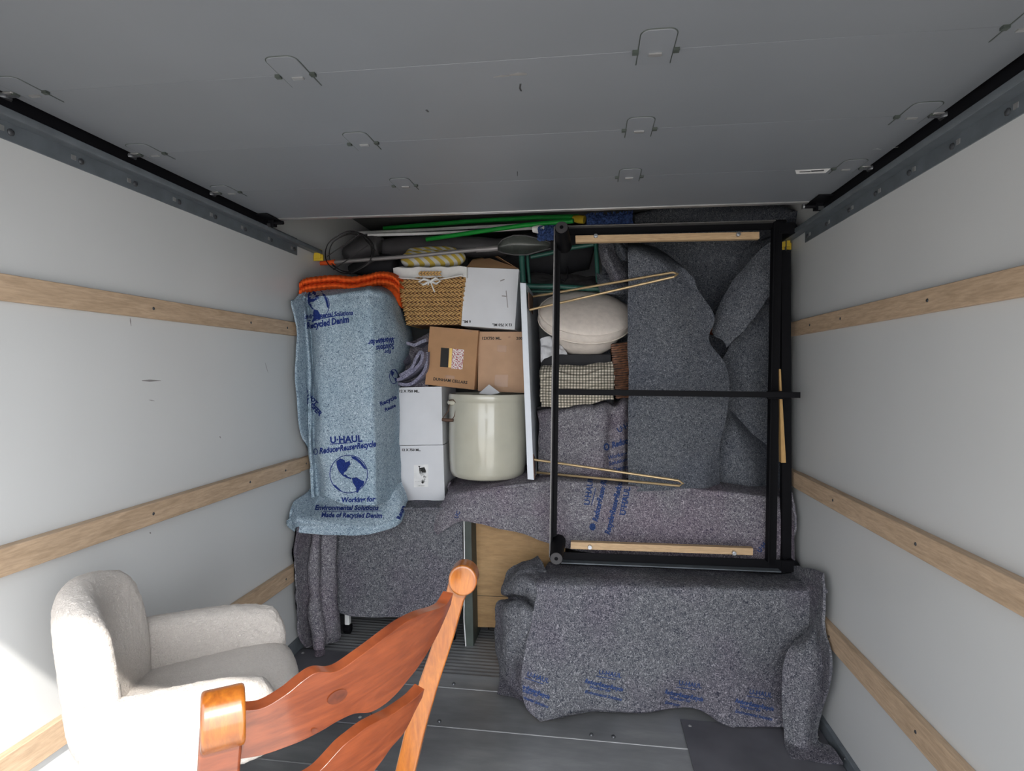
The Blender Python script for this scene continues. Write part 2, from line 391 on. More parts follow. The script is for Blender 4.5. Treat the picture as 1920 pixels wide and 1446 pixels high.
def cr(p0, p1, p2, p3, t):
    return 0.5*((2*p1)+(p2-p0)*t+(2*p0-5*p1+4*p2-p3)*t*t+(3*p1-p0-3*p2+p3)*t**3)
def interp(P, t):
    n = len(P)-1; x = t*n; i = min(int(x), n-1); f = x-i
    a = P[i-1] if i > 0 else P[i]*2-P[i+1]; d = P[i+2] if i+2 <= n else P[i+1]*2-P[i]
    return cr(a, P[i], P[i+1], d, f)
def grid(rows, nu, nv, amp=0, freq=6, seed=0, fold=None):
    R = [[(W(*p) if not isinstance(p, Vector) else p) for p in r] for r in rows]
    cols = [[interp(r, u/nu) for u in range(nu+1)] for r in R]
    G = []
    for v in range(nv+1):
        G.append([interp([cols[k][u] for k in range(len(R))], v/nv) for u in range(nu+1)])
    def nrm(G, v, u):
        a = G[v][min(u+1, nu)]-G[v][max(u-1, 0)]; b = G[min(v+1, nv)][u]-G[max(v-1, 0)][u]
        n = b.cross(a)
        if n.length < 1e-9: return Vector((0, -1, 0))
        return n.normalized()
    o = Vector((seed*7.3, seed*3.1, seed*1.7))
    if amp or fold:
        H = []
        for v in range(nv+1):
            row = []
            for u in range(nu+1):
                p = G[v][u]; d = 0
                if amp:
                    d += amp*(noise.noise(p*freq+o) + 0.45*noise.noise(p*freq*2.7+o) + 0.15*noise.noise(p*freq*9+o))
                if fold: d += fold(u/nu, v/nv, p)
                row.append(p + nrm(G, v, u)*d)
            H.append(row)
        G = H
    N = [[nrm(G, v, u) for u in range(nu+1)] for v in range(nv+1)]
    return G, N
def sheet(name, rows, mats, parent=None, nu=60, nv=60, thick=0.006, amp=0.006, freq=6, seed=0, fold=None, prints=None, wob=0.003, floorz=0.012):
    G, N = grid(rows, nu, nv, amp, freq, seed, fold)
    for row in G:
        for i, p in enumerate(row):
            k = 1.0
            if p.x < LW+0.034: k = (LW+0.034)/p.x
            elif p.x > RW-0.034: k = (RW-0.034)/p.x
            if CZ-p.z > CZ-floorz: k = min(k, (CZ-floorz)/(CZ-p.z))
            if k != 1.0: row[i] = CAMP+(p-CAMP)*k   # cloth lies against walls and floor, never through them
    # slightly uneven borders
    for v in range(nv+1):
        for u in (0, nu):
            G[v][u] = G[v][u] + Vector((1, 0, 0))*wob*noise.noise(G[v][u]*14)
    for u in range(nu+1):
        for v in (0, nv):
            G[v][u] = G[v][u] + Vector((0, 0, 1))*wob*noise.noise(G[v][u]*14)
    mb = MB(); w = nu+1
    fv = [p for r in G for p in r]; ff = [(v*w+u, v*w+u+1, (v+1)*w+u+1, (v+1)*w+u) for v in range(nv) for u in range(nu)]
    bvh = BVHTree.FromPolygons(fv, ff)
    bv = [G[v][u]-N[v][u]*thick for v in range(nv+1) for u in range(nu+1)]
    n = len(fv)
    fs = list(ff) + [tuple(reversed([i+n for i in f])) for f in ff]
    for u in range(nu):
        fs.append((u+1, u, u+n, u+1+n)); k = nv*w; fs.append((k+u, k+u+1, k+u+1+n, k+u+n))
    for v in range(nv):
        fs.append((v*w, (v+1)*w, (v+1)*w+n, v*w+n)); k = v*w+nu; fs.append((k+w, k, k+n, k+w+n))
    mb.add(fv+bv, fs, 0)
    o0 = None
    if prints: lay(mb, bvh, prints)
    o = build(name, mb, mats, parent, sharp=75, fixn=not prints)
    return o
def pillow(mb, fn, a, b, T, n=4, k=lambda u, v: 0.6, nu=40, nv=40, mi=0, nzamp=0, nzf=60):
    # soft slab: local (x in +-a, y in +-b, z thickness +-T), fn maps to world
    g = {}
    for side in (1, -1):
        for i in range(nu+1):
            for j in range(nv+1):
                u = -math.cos(PI*i/nu); v = -math.cos(PI*j/nv)
                kk = k(u, v); x = a*u*math.sqrt(max(0, 1-kk*v*v/2)); y = b*v*math.sqrt(max(0, 1-kk*u*u/2))
                z = T*max(0, 1-abs(u)**n)**(1/2.2)*max(0, 1-abs(v)**n)**(1/2.2)*side
                g[(side, i, j)] = (x, y, z)
    vs = []; idx = {}
    for (s, i, j), c in g.items():
        rim = i in (0, nu) or j in (0, nv)
        key = (0, i, j) if rim else (s, i, j)
        if key not in idx:
            idx[key] = len(vs); p = fn(Vector(c))
            vs.append(p)
    def ID(s, i, j): return idx[(0, i, j)] if (i in (0, nu) or j in (0, nv)) else idx[(s, i, j)]
    fs = []
    for s in (1, -1):
        for i in range(nu):
            for j in range(nv):
                f = (ID(s, i, j), ID(s, i+1, j), ID(s, i+1, j+1), ID(s, i, j+1))
                fs.append(f if s == 1 else tuple(reversed(f)))
    if nzamp:
        cen = sum(vs, Vector())/len(vs)
        nv_ = []
        bm = bmesh.new(); bvs = [bm.verts.new(v) for v in vs]
        for f in fs:
            try: bm.faces.new([bvs[q] for q in f])
            except Exception: pass
        bm.normal_update()
        for v in bvs:
            nn = v.normal
            d = nzamp*(noise.noise(v.co*nzf)+0.6*noise.noise(v.co*nzf*2.1)); nv_.append(v.co+nn*d)
        bm.free(); vs = nv_
    mb.add(vs, fs, mi)
def carton(name, q, Y, depth, mat, label, prints=None, dY=0.0, pm=None, extra=None):
    fr = [W(q[i][0], q[i][1], Y + (dY if i in (1, 2) else 0)) for i in range(4)]
    bk = [p+Vector((0.0, depth, 0)) for p in fr]
    base = (fr[2]+fr[3]+bk[2]+bk[3])/4
    t = thing(name, base, label, 'box')
    mb = MB(); mb.hexa(fr, bk)
    if prints:
        bvh = BVHTree.FromPolygons(fr, [(0, 1, 2, 3)]); lay(mb, bvh, prints, 0.0008, 0.5)
    o = build('box_body', mb, [mat]+(pm or [m_bk]), t, bevel=0)
    return t, fr, bk
# ================================================================== SETTING
YO, YB, ZC = 0.35, 4.0, 2.30
HZ = 1.847                          # underside of the rear header
mb = MB(); mb.box((LW-0.06, YO, -0.12), (LW, YB+0.06, ZC+0.06)); wall_left = struct('wall_left', mb, m_wall)
mb = MB(); mb.box((RW, YO, -0.12), (RW+0.06, YB+0.06, ZC+0.06)); wall_right = struct('wall_right', mb, m_wall)
mb = MB(); mb.box((LW, YB, -0.12), (RW, YB+0.06, ZC+0.06)); struct('wall_back', mb, m_wall)
mb = MB(); mb.box((LW, YO, ZC), (RW, YB, ZC+0.06)); struct('ceiling', mb, m_ceil)
mb = MB(); mb.box((LW-0.06, YO-0.06, -0.12), (LW+0.05, YO, ZC+0.06)); mb.box((RW-0.05, YO-0.06, -0.12), (RW+0.06, YO, ZC+0.06))
mb.box((LW+0.05, YO-0.06, HZ), (RW-0.05, YO, ZC+0.06)); struct('wall_rear', mb, m_track)
# floor: transverse metal planks; fine ribs in the deep half
prof = [(YO, -0.12), (YO, 0)]
y = 0.51
while y < 2.45:
    prof += [(y-0.004, 0), (y-0.003, 0.0016), (y-0.001, 0.0016), (y, -0.003), (y+0.001, 0.0016), (y+0.003, 0.0016), (y+0.004, 0)]; y += 0.27
y = 2.50
while y < YB-0.03:
    prof += [(y, 0), (y+0.004, 0.0022), (y+0.014, 0.0022), (y+0.018, 0)]; y += 0.030
prof += [(YB, 0), (YB, -0.12)]
mb = MB(); n = len(prof)
vs = [(X, p[0], p[1]) for X in (LW, RW) for p in prof]
mb.add(vs, [(i, (i+1), (i+1)+n, i+n) for i in range(n-1)], 0, False)
floor = build('floor', mb, m_floor, fixn=False); floor['kind'] = 'structure'
for X in (-0.9, -0.45, -0.1, 0.2, 0.55):
    for yy in (2.145, 2.415):
        r = MB(); r.lathe([(0, 0.0075), (0.005, 0.006), (0.0075, 0.003), (0.008, 0)], (X+0.13*math.sin(X*9+yy), yy+0.014, 0.0005), 12); build('rivet', r, m_bolt, floor)
mb = MB(); mb.box((-9, -12, -0.9), (9, 12, -0.85)); g = struct('floor', mb, m_ground); g.name = 'ground'
# scuff marks on the left wall
for x0, y0, x1, y1, w in ((266, 714, 302, 714, 0.004), (279, 750, 290, 752, 0.0015), (244, 596, 246, 612, 0.0025), (497, 680, 503, 700, 0.002), (412, 818, 414, 822, 0.003), (281, 998, 283, 1001, 0.003)):
    mb = MB(); a, b = WX(x0, y0, LW+0.0004), WX(x1, y1, LW+0.0004); mb.tube([a, a.lerp(b, 0.4), b], [w*0.3, w, w*0.2], 6, flat=1)
    for i, v in enumerate(mb.v): mb.v[i] = Vector((LW+0.0003+(v.x-LW)*0.1, v.y, v.z))
    build('scuff', mb, m_pole, wall_left)
# dark strip along the foot of the side walls
mb = MB(); mb.box((LW, YO, 0.0), (LW+0.018, YB, 0.065)); bl = struct('baseboard_left', mb, m_track, 0.003)
mb = MB(); mb.box((RW-0.018, YO, 0.0), (RW, YB, 0.05)); br_ = struct('baseboard_right', mb, m_track, 0.003)
for par, X, d in ((bl, LW+0.018, 1), (br_, RW-0.018, -1)):
    for yy in (1.7, 2.1, 2.52, 2.9):
        r = MB(); r.ell((X, yy, 0.035), (Vector((0.004, 0, 0)), Vector((0, 0.006, 0)), Vector((0, 0, 0.006))), 8, 4); build('rivet', r, m_bolt, par)
# wooden rails
nt_ = 0
def rail(X, d, z0, z1, y1, screws, th=0.020, y0=YO):
    global nt_
    nt_ += 1
    mb = MB(); mb.box((min(X, X+d*th), y0, z0), (max(X, X+d*th), y1, z1)); o = build('trim_%d' % nt_, mb, m_rail, None, 0.002); o['kind'] = 'structure'
    for yy in screws:
        s = MB(); c = Vector((X+d*(th+0.0005), yy, (z0+z1)/2)); s.ell(c, (Vector((0.002, 0, 0)), Vector((0, 0.0055, 0)), Vector((0, 0, 0.0055))), 10, 4); build('screw', s, m_bolt, o)
    return o
wy = lambda px, X: WX(px, 723, X).y
rail(LW, 1, 1.553, 1.618, 2.60, [wy(p, LW) for p in (279, 463, 532)])
rail(LW, 1, 0.888, 0.957, wy(563, LW+0.03), [wy(p, LW+0.03) for p in (284, 467, 534)], 0.032)
rail(LW, 1, 0.889, 0.953, 3.5, (wy(572, LW+0.02),), 0.024, wy(563, LW+0.03)+0.004)
rail(LW, 1, 0.368, 0.446, 2.63, [wy(p, LW+0.02) for p in (534, 200)], 0.022)
rail(RW, -1, 1.553, 1.618, wy(1497, RW-.02), [wy(p, RW-.02) for p in (1735, 1573, 1516)])
rail(RW, -1, 1.553, 1.616, wy(1464, RW-.02), (wy(1477, RW-.02),), 0.018, wy(1497, RW-.02)+0.004)
rail(RW, -1, 0.888, 0.957, wy(1491, RW-.03), [wy(p, RW-.03) for p in (1724, 1566)], 0.030)
rail(RW, -1, 0.888, 0.955, wy(1466, RW-.03), (wy(1474, RW-.03),), 0.026, wy(1491, RW-.03)+0.004)
rail(RW, -1, 0.368, 0.446, 2.9, [wy(p, RW-.03) for p in (1728, 1561)], 0.024)

# ------------------------------------------------------------------ roll-up door under the roof
ZD = 2.035; DX0, DX1 = LW+0.058, RW-0.058
door = bpy.data.objects.new('door_1', None); COL.objects.link(door); door.location = (0, 1.3, ZD); WL[door] = Vector((0, 1.3, ZD)); door['kind'] = 'structure'
seams = [0.43, 0.81, 1.185, 1.56, 1.93, 2.285]
for a, b_ in zip(seams[:-1], seams[1:]):
    mb = MB(); mb.box((DX0, a+0.0003, ZD), (DX1, b_-0.0003, ZD+0.024)); build('door_panel', mb, m_door, door, 0.0006, 1)
mb = MB(); mb.box((DX0-0.005, 2.287, ZD-0.004), (DX1+0.005, 2.312, ZD+0.03)); build('edge_strip', mb, m_alu, door, 0.002)
def hinge(cx, cy, edge=0):
    # thin rounded plate astride a seam with barrel ears and a small latch window
    w, l0, l1 = 0.034, -0.072, 0.050
    out = [(-w, l1), (-w, l0+0.02)]
    for k in range(7):
        a = PI + (PI/2)*k/6; out.append((-w+0.018+0.018*math.cos(a), l0+0.018+0.018*math.sin(a)))
    for k in range(7):
        a = 1.5*PI + (PI/2)*k/6; out.append((w-0.018+0.018*math.cos(a), l0+0.018+0.018*math.sin(a)))
    out += [(w, l1)]
    mb = MB(); n = len(out)
    lo = [Vector((cx+x, cy+y, ZD-0.0022)) for x, y in out]; hi = [Vector((cx+x, cy+y, ZD)) for x, y in out]
    mb.add(lo+hi, [tuple(range(n))]+[(i, (i+1) % n, (i+1) % n+n, i+n) for i in range(n)], 0, False)
    h = build('hinge', mb, m_door, door, 0.0008, 2)
    # dark gap line around the plate
    mb = MB(); P = [Vector((cx+x*1.03, cy+y*1.02, ZD-0.0006)) for x, y in out]
    mb.tube(P, 0.0009, 5); 
    for sx in (-1, 1): mb.box((cx+sx*w-0.012 if sx < 0 else cx+w, cy-0.006, ZD-0.006), (cx-w if sx < 0 else cx+w+0.012, cy+0.005, ZD), 0)
    build('hinge_rim', mb, m_dgreen, h)
    mb = MB(); mb.box((cx-0.013, cy+0.006, ZD-0.005), (cx+0.013, cy+0.015, ZD-0.002)); build('hinge_latch', mb, m_alu, h)
    if edge:
        mb = MB(); X = DX0 if edge < 0 else DX1
        mb.tube([(cx+edge*0.035, cy, ZD-0.006), (X+edge*0.02, cy, ZD-0.006)], 0.004, 8)
        mb.lathe([(0, 0), (0.015, 0), (0.017, 0.004), (0.015, 0.012), (0, 0.012)], (X+edge*0.012, cy, ZD-0.012), 14)
        build('roller', mb, m_bolt, h)
        mb = MB(); mb.box((min(cx+edge*0.04, X+edge*0.004), cy-0.012, ZD-0.003), (max(cx+edge*0.04, X+edge*0.004), cy+0.008, ZD)); build('bracket', mb, m_alu, h, 0.001)
for cy in (0.81, 1.185, 1.56, 1.93):
    for cx, e in ((DX0+0.062, -1), (-0.64, 0), (0.128, 0), (DX1-0.062, 1)): hinge(cx, cy, e)
for sx, X in ((-1, DX0), (1, DX1)):
    mb = MB(); mb.box((X-0.045, 2.20, ZD-0.006), (X+0.045, 2.315, ZD-0.002)); mb.box((X-0.02, 2.29, ZD-0.03), (X+0.02, 2.32, ZD))
    mb.tube([(X-0.06, 2.30, ZD-0.016), (X+0.06, 2.30, ZD-0.016)], 0.008, 10); mb.lathe([(0, 0), (0.018, 0), (0.018, 0.014), (0, 0.014)], (X+sx*0.035, 2.27, ZD-0.022), 16)
    b_ = build('corner_bracket', mb, m_black, door, 0.001)
    mb = MB(); mb.tube([(X-0.065, 2.30, ZD-0.016), (X-0.058, 2.30, ZD-0.016)], 0.0095, 10); mb.box((X-0.012, 2.285, ZD-0.034), (X+0.008, 2.289, ZD-0.02)); build('bracket_bolt', mb, m_chrome, b_)
# scuffs & sticker on the door
q = [WZ(x, y, ZD-0.0006) for x, y in ((1491, 319), (1493, 326), (1548, 324), (1557, 316))]
dl = Vector((0, 0, -0.0006)); mb = MB(); mb.hexa([v for v in q], [v+dl for v in q]); st = build('sticker', mb, m_white, door)
st['label'] = 'small white sticker'
bz = BVHTree.FromPolygons([v+dl*1.2 for v in q], [(0, 1, 2, 3)]); mb = MB()
lay(mb, bz, [BAR(1499, 322.5, 1520, 321.5, 1.5, 0), BAR(1521, 321, 1545, 319.5, 2.2, 0)], 0.0004, 1); build('print', mb, m_bolt, st)
for pts, w in ((((976, 157), (974.5, 165), (977, 171)), 0.0022), (((970, 322), (970, 330)), 0.0016), (((799, 206), (803, 210)), 0.003)):
    mb = MB(); mb.tube([WZ(x, y, ZD-0.0003) for x, y in pts], w, 5, flat=0.2); s_ = build('scratch', mb, m_bolt, door)
for x0, y0, x1, y1, w in ((925, 145, 955, 142, 0.004), (955, 141, 988, 139, 0.007), (1672, 278, 1696, 276, 0.004), (1636, 280, 1652, 280, 0.003)):
    mb = MB(); mb.tube([WZ(x0, y0, ZD-0.0002), WZ((x0+x1)/2, (y0+y1)/2-1, ZD-0.0002), WZ(x1, y1, ZD-0.0002)], [w*0.3, w, w*0.6], 6, flat=0.12); build('scuff', mb, m_alu, door)

# ------------------------------------------------------------------ door tracks
def track(X, d, side, lab):
    y1 = wy(557, LW) if d > 0 else wy(1506, RW)
    t = thing('door_track', (X+d*0.02, 1.5, 1.948), lab, 'track')
    mb = MB(); mb.box((min(X, X+d*0.004), YO, 1.948), (max(X, X+d*0.004), y1, 2.03)); build('flange', mb, m_track, t)
    # channel that carries the rollers
    A = [(0.004, 1.992), (0.030, 1.992), (0.052, 1.985), (0.055, 1.990), (0.055, 2.004), (0.050, 2.006), (0.050, 1.996), (0.031, 2.000), (0.006, 2.000)]
    L0 = [Vector((X+d*a, YO, z)) for a, z in A]; L1 = [Vector((X+d*a, y1+0.16, z)) for a, z in A]
    mb = MB(); mb.loft([L0, L1], smooth=False); build('channel', mb, m_track, t, 0.0012)
    mb = MB(); mb.box((min(X+d*0.047, X+d*0.051), YO, 2.004), (max(X+d*0.047, X+d*0.051), 2.32, 2.062)); mb.box((min(X+d*0.004, X+d*0.05), YO, 2.075), (max(X+d*0.004, X+d*0.05), 2.32, 2.080)); mb.box((min(X+d*0.048, X+d*0.052), YO, 2.062), (max(X+d*0.048, X+d*0.052), 2.32, 2.080)); build('channel_shade', mb, m_black, t)  # black plates hide the wall, standing for the channel's inner shadow
    for i, yy in enumerate([wy(p, X) for p in ((25, 155, 255, 337, 404, 460, 509, 551) if d > 0 else (1880, 1778, 1699, 1637, 1588, 1546, 1511))]+[0.64, 0.83]):
        if yy > y1: continue
        b = MB(); c = Vector((X+d*0.005, yy, 1.970)); b.ell(c, (Vector((0.005, 0, 0)), Vector((0, 0.009, 0)), Vector((0, 0, 0.009))), 12, 5); bo = build('bolt', b, m_bolt, t)
        b = MB(); b.box((min(X+d*0.004, X+d*0.0055), yy-0.030, 1.966), (max(X+d*0.004, X+d*0.0055), yy-0.016, 1.979)); build('bolt_slot', b, m_alu, bo)
    mb = MB(); c = Vector((X+d*0.03, y1+0.165, 1.965))
    mb.box((c.x-0.018, c.y-0.012, c.z), (c.x+0.018, c.y+0.012, c.z+0.045)); mb.box((c.x-0.026, c.y-0.002, c.z-0.012), (c.x+0.026, c.y+0.010, c.z+0.02)); build('end_clip', mb, m_yellow, t, 0.002)
track(LW, 1, 'left', 'dark metal roller door track bolted along the top of the left wall')
track(RW, -1, 'right', 'dark metal roller door track bolted along the top of the right wall')

# ------------------------------------------------------------------ dark floor plates
def plate(x0, x1, y0, y1, lab):
    t = thing('floor_plate', ((x0+x1)/2, (y0+y1)/2, 0.003), lab, 'floor plate')
    mb = MB(); mb.box((x0, y0, 0.0032), (x1, y1, 0.0075)); build('plate', mb, m_plate, t, 0.001)
    for X in (x0+0.03, x1-0.03):
        for k in range(3):
            b = MB(); b.lathe([(0, 0.004), (0.005, 0.003), (0.008, 0)], (X, y0+0.04+(y1-y0-0.08)*k/2, 0.0073), 12); build('screw', b, m_alu, t)
plate(LW+0.02, -0.86, 2.09, 2.62, 'dark steel plate screwed to the floor beside the cream armchair')
plate(0.375, RW-0.02, 1.55, 2.30, 'dark steel plate screwed to the floor in front of the blanket covered box at right')

# ================================================================== DEEP LEFT STACK
# rolling rack (white legs, black casters) under a blanket
t = thing('rolling_rack', W(750, 1200, 3.05), 'white legged rack on black casters under the grey blanket at left', 'rack')
zt = 0.640
fl = W(652, 1180, 2.82); frr = W(848, 1180, 2.83)
for (x, y_) in ((fl.x, 2.82), (frr.x, 2.83), (fl.x, 3.45), (frr.x, 3.45)):
    mb = MB(); mb.box((x-0.012, y_-0.012, 0.052), (x+0.013, y_+0.013, zt)); lg = build('leg', mb, m_white, t, 0.002)
    mb = MB(); mb.tube([(x-0.016, y_+0.003, 0.024), (x+0.016, y_+0.003, 0.024)], 0.022, 20); mb.tube([(x, y_, 0.03), (x, y_, 0.056)], 0.010, 10)
    mb.box((x-0.020, y_-0.012, 0.034), (x+0.020, y_+0.016, 0.050)); build('caster', mb, m_black, lg, 0.002)
mb = MB(); mb.box((LW+0.09, 2.87, zt), (-0.66, 3.50, zt+0.018)); build('shelf', mb, m_white, t)
mb = MB(); mb.box((fl.x, 2.965, 0.16), (frr.x, 3.44, 0.185)); build('lower_shelf', mb, m_dark, t)
# blanket over the rack
def vfold(k, a, ph=0): return lambda u, v, p: a*v*math.sin(u*k+ph)
sheet('moving_blanket', [
    [(618, 916, 3.300), (700, 915, 3.320), (780, 915, 3.320), (850, 915, 3.320)],
    [(618, 953, 2.840), (700, 950, 2.820), (780, 948, 2.820), (868, 948, 2.830)],
    [(624, 975, 2.800), (700, 972, 2.790), (780, 970, 2.790), (868, 970, 2.800)],
    [(628, 1080, 2.800), (705, 1078, 2.790), (790, 1078, 2.790), (868, 1070, 2.810)],
    [(622, 1130, 2.790), (705, 1135, 2.780), (790, 1137, 2.790), (866, 1128, 2.810)],
    [(622, 1146, 2.780), (690, 1158, 2.770), (780, 1157, 2.790), (864, 1148, 2.810)]],
    [m_grey, m_ink2], nu=70, nv=80, amp=0.007, freq=5, seed=2, thick=0.008, fold=vfold(9, 0.008))
o = bpy.context.scene.collection.objects[-1]
tag(o, 'grey felt blanket draped over the white legged rack, under the light blue blanket', 'blanket')
# hanging bundle in the left corner
sheet('moving_blanket', [
    [(556, 990, 2.860), (572, 985, 2.750), (592, 985, 2.680), (612, 985, 2.710), (630, 985, 2.770)],
    [(553, 1060, 2.840), (568, 1060, 2.740), (588, 1060, 2.660), (612, 1060, 2.700), (628, 1060, 2.780)],
    [(560, 1130, 2.830), (566, 1130, 2.710), (590, 1130, 2.630), (618, 1130, 2.680), (632, 1125, 2.790)],
    [(570, 1190, 2.810), (578, 1192, 2.700), (600, 1195, 2.620), (624, 1190, 2.670), (634, 1175, 2.810)],
    [(582, 1205, 2.810), (590, 1216, 2.700), (606, 1226, 2.635), (622, 1205, 2.710), (632, 1188, 2.830)]],
    [m_purple], nu=50, nv=70, amp=0.016, freq=7, seed=5, thick=0.008, fold=lambda u, v, p: 0.022*math.sin(u*15+1.2*v))
tag(COL.objects[-1], 'dark purple grey blanket end hanging down to the floor in the left corner', 'blanket')

# light blue denim blanket bundle
DEN = []
def T(*a, **k): return TXT(*a, **k)
DEN += [T('U·HAUL', 619, 831, 17, -0.05, 0.02, 0), BAR(619, 833, 662, 830, 1.6), T('Reduce•Reuse•Recycle', 599, 851, 15.5, -0.13, 0.02, 0.3, stretch=0.74)]
DEN += [RING(592, 847, 4.5, 6, 1.5)]
DEN += GLOBE(654, 889, 36)
DEN += [T('Working for', 640, 942, 13, -0.03, 0.025, 0.15, stretch=0.95)]
DEN += GLOBE(588, 572, 30, fx=1.0, rot=0.5)
DEN += [T('Environmental Solutions', 568, 598, 12, -0.08, 0.02, 0.2, stretch=0.8), T('of Recycled Denim', 562, 619, 17, -0.16, 0.025, 0.2, stretch=0.72), BAR(570, 603, 645, 590, 1.5)]
DEN += [T('Working for', 738, 632, 15, PI-0.13, 0.025, 0.2, stretch=0.62), T('Solutions', 738, 644, 15, PI-0.15, 0.02, 0.2, stretch=0.6), T('for', 732, 656, 10, PI-0.1, 0.02), BAR(697, 640, 740, 634, 1.4)]
DEN += [T('DO NOT', 562, 727, 11, 0.85, 0.03, 0), T('TRANSFER', 560, 740, 12, 0.8, 0.03, 0), T('Recycle', 713, 762, 11, -0.45, 0.02, 0.2), T('Reuse', 722, 772, 9, -0.45, 0.02, 0.2)]
DEN += GLOBE(738, 706, 14, fx=0.6)
DROWS = [
    [(566, 545, 3.080), (590, 528, 3.100), (640, 524, 3.100), (690, 526, 3.100), (722, 535, 3.080), (735, 540, 3.130), (742, 545, 3.230)],
    [(552, 562, 2.880), (575, 552, 2.780), (640, 542, 2.740), (690, 541, 2.720), (722, 545, 2.760), (742, 562, 2.870), (752, 575, 3.180)],
    [(545, 568, 2.860), (572, 572, 2.730), (640, 562, 2.670), (690, 558, 2.660), (728, 566, 2.720), (748, 585, 2.850), (765, 600, 3.180)],
    [(556, 625, 2.860), (578, 625, 2.720), (640, 612, 2.650), (694, 600, 2.640), (735, 615, 2.720), (758, 640, 2.850), (775, 640, 3.180)],
    [(553, 690, 2.870), (582, 690, 2.750), (640, 690, 2.650), (696, 690, 2.640), (730, 692, 2.720), (746, 700, 2.850), (768, 700, 3.180)],
    [(558, 760, 2.890), (583, 760, 2.780), (640, 760, 2.655), (696, 760, 2.640), (728, 760, 2.730), (744, 760, 2.860), (766, 760, 3.180)],
    [(566, 815, 2.920), (584, 830, 2.780), (640, 830, 2.660), (698, 830, 2.650), (728, 830, 2.740), (746, 830, 2.870), (768, 830, 3.180)],
    [(586, 850, 2.900), (588, 880, 2.770), (645, 895, 2.660), (700, 895, 2.650), (730, 890, 2.750), (748, 890, 2.870), (766, 890, 3.180)],
    [(590, 882, 2.870), (591, 930, 2.760), (648, 946, 2.665), (700, 946, 2.660), (728, 938, 2.760), (750, 928, 2.870), (768, 925, 3.180)]]
DR2 = []
for ri, r in enumerate(DROWS):
    (x0, y0, Y0), (x1, y1, Y1) = r[0], r[1]
    if ri == 0: a, b_, c_ = (x1-3, y1+2, 2.95), (x1+5, y1, 3.0), (x1+14, y1-1, 3.0)
    else: a, b_, c_ = (x1-5, y1, 2.635), (x1+5, y1, 2.675), (x1+20, y1-(1 if ri < 3 else 0), 2.60)
    DR2.append([r[0], a, b_, c_]+[(x, y, Y-(0.06 if ri else 0)) for x, y, Y in r[2:4]]+[(r[4][0], r[4][1], r[4][2]-0.02)]+list(r[5:]))
sheet('denim_blanket', DR2,
    [m_denim, m_ink], nu=110, nv=140, amp=0.007, freq=5, seed=1, thick=0.008, prints=[p for p in DEN], fold=lambda u, v, p: 0.006*math.sin(v*23+u*5)*(1-abs(2*u-1)) + 0.008*math.exp(-((u-0.63)/0.02)**2))
den = COL.objects[-1]; tag(den, 'light blue recycled denim moving blanket with a printed globe, wrapped upright at left', 'blanket')
DEN2 = [T('Environmental Solutions', 590, 956.5, 12.5, -0.0, 0.02, 0.25, stretch=0.97, mi=1), T('Made of Recycled Denim', 602, 970, 12.5, 0.012, 0.02, 0.2, stretch=0.9), BAR(606, 959.5, 715, 958.5, 1.1), T('Reuse', 750, 975, 11, -1.2, 0.03)]
sheet('denim_hem', [
    [(600, 895, 2.870), (594, 915, 2.790), (640, 925, 2.730), (700, 925, 2.730), (735, 915, 2.790), (752, 905, 2.870)],
    [(578, 925, 2.700), (580, 938, 2.760), (640, 944, 2.735), (700, 944, 2.735), (745, 936, 2.760), (765, 935, 2.830)],
    [(552, 942, 2.560), (555, 970, 2.560), (640, 978, 2.640), (700, 980, 2.650), (745, 965, 2.710), (763, 945, 2.830)],
    [(542, 965, 2.560), (548, 985, 2.560), (640, 990, 2.625), (700, 990, 2.630), (748, 975, 2.700), (762, 953, 2.820)],
    [(543, 975, 2.560), (560, 997, 2.560), (625, 1004, 2.620), (690, 1002, 2.625), (745, 985, 2.695), (762, 958, 2.820)]],
    [m_denim, m_ink], parent=None, nu=90, nv=50, amp=0.004, freq=6, seed=8, thick=0.008, prints=DEN2)
hm = COL.objects[-1]
hm.parent = den; hm.location = WL[hm]-WL[den]

# orange quilt on top: two puffed folded layers and a side flap
t = thing('orange_quilt', W(650, 560, 2.95), 'bright orange quilt folded on top of the light blue blanket', 'quilt')
for j, (dy, dpx) in enumerate(((0, 0), (0.0, 13))):
    base = [(562, 531), (574, 523), (600, 519), (630, 517), (660, 520), (690, 515), (712, 510), (735, 513), (750, 525)]
    YQ = lambda x: 2.62+(x-563)/187*0.22
    rows = [[W(x, y+dpx, YQ(x))+Vector((0.0, 0.32, 0.005)) for x, y in base], [W(x, y+dpx, YQ(x))+Vector((0.0, 0.08, 0.004)) for x, y in base], [(x, y+dpx, YQ(x)) for x, y in base], [(x-1, y+6+dpx, YQ(x)-0.03) for x, y in base], [(x, y+12+dpx, YQ(x)+0.02) for x, y in base]]
    sheet('quilt_layer', rows, [m_orange], t, 160, 40, 0.01, 0.003, 8, 3+j, fold=lambda u, v, p: 0.0045*abs(math.sin(u*PI*26))*min(1, v*2.0))
sheet('quilt_flap', [[(712, 516, 3.0), (735, 516, 3.0), (750, 522, 3.05)], [(715, 530, 2.93), (738, 530, 2.91), (753, 535, 2.96)], [(722, 548, 2.90), (742, 550, 2.89), (757, 555, 2.96)], [(735, 565, 2.93), (752, 575, 2.93), (762, 580, 3.0)]],
      [m_orange], t, 30, 40, 0.01, 0.006, 12, 9)

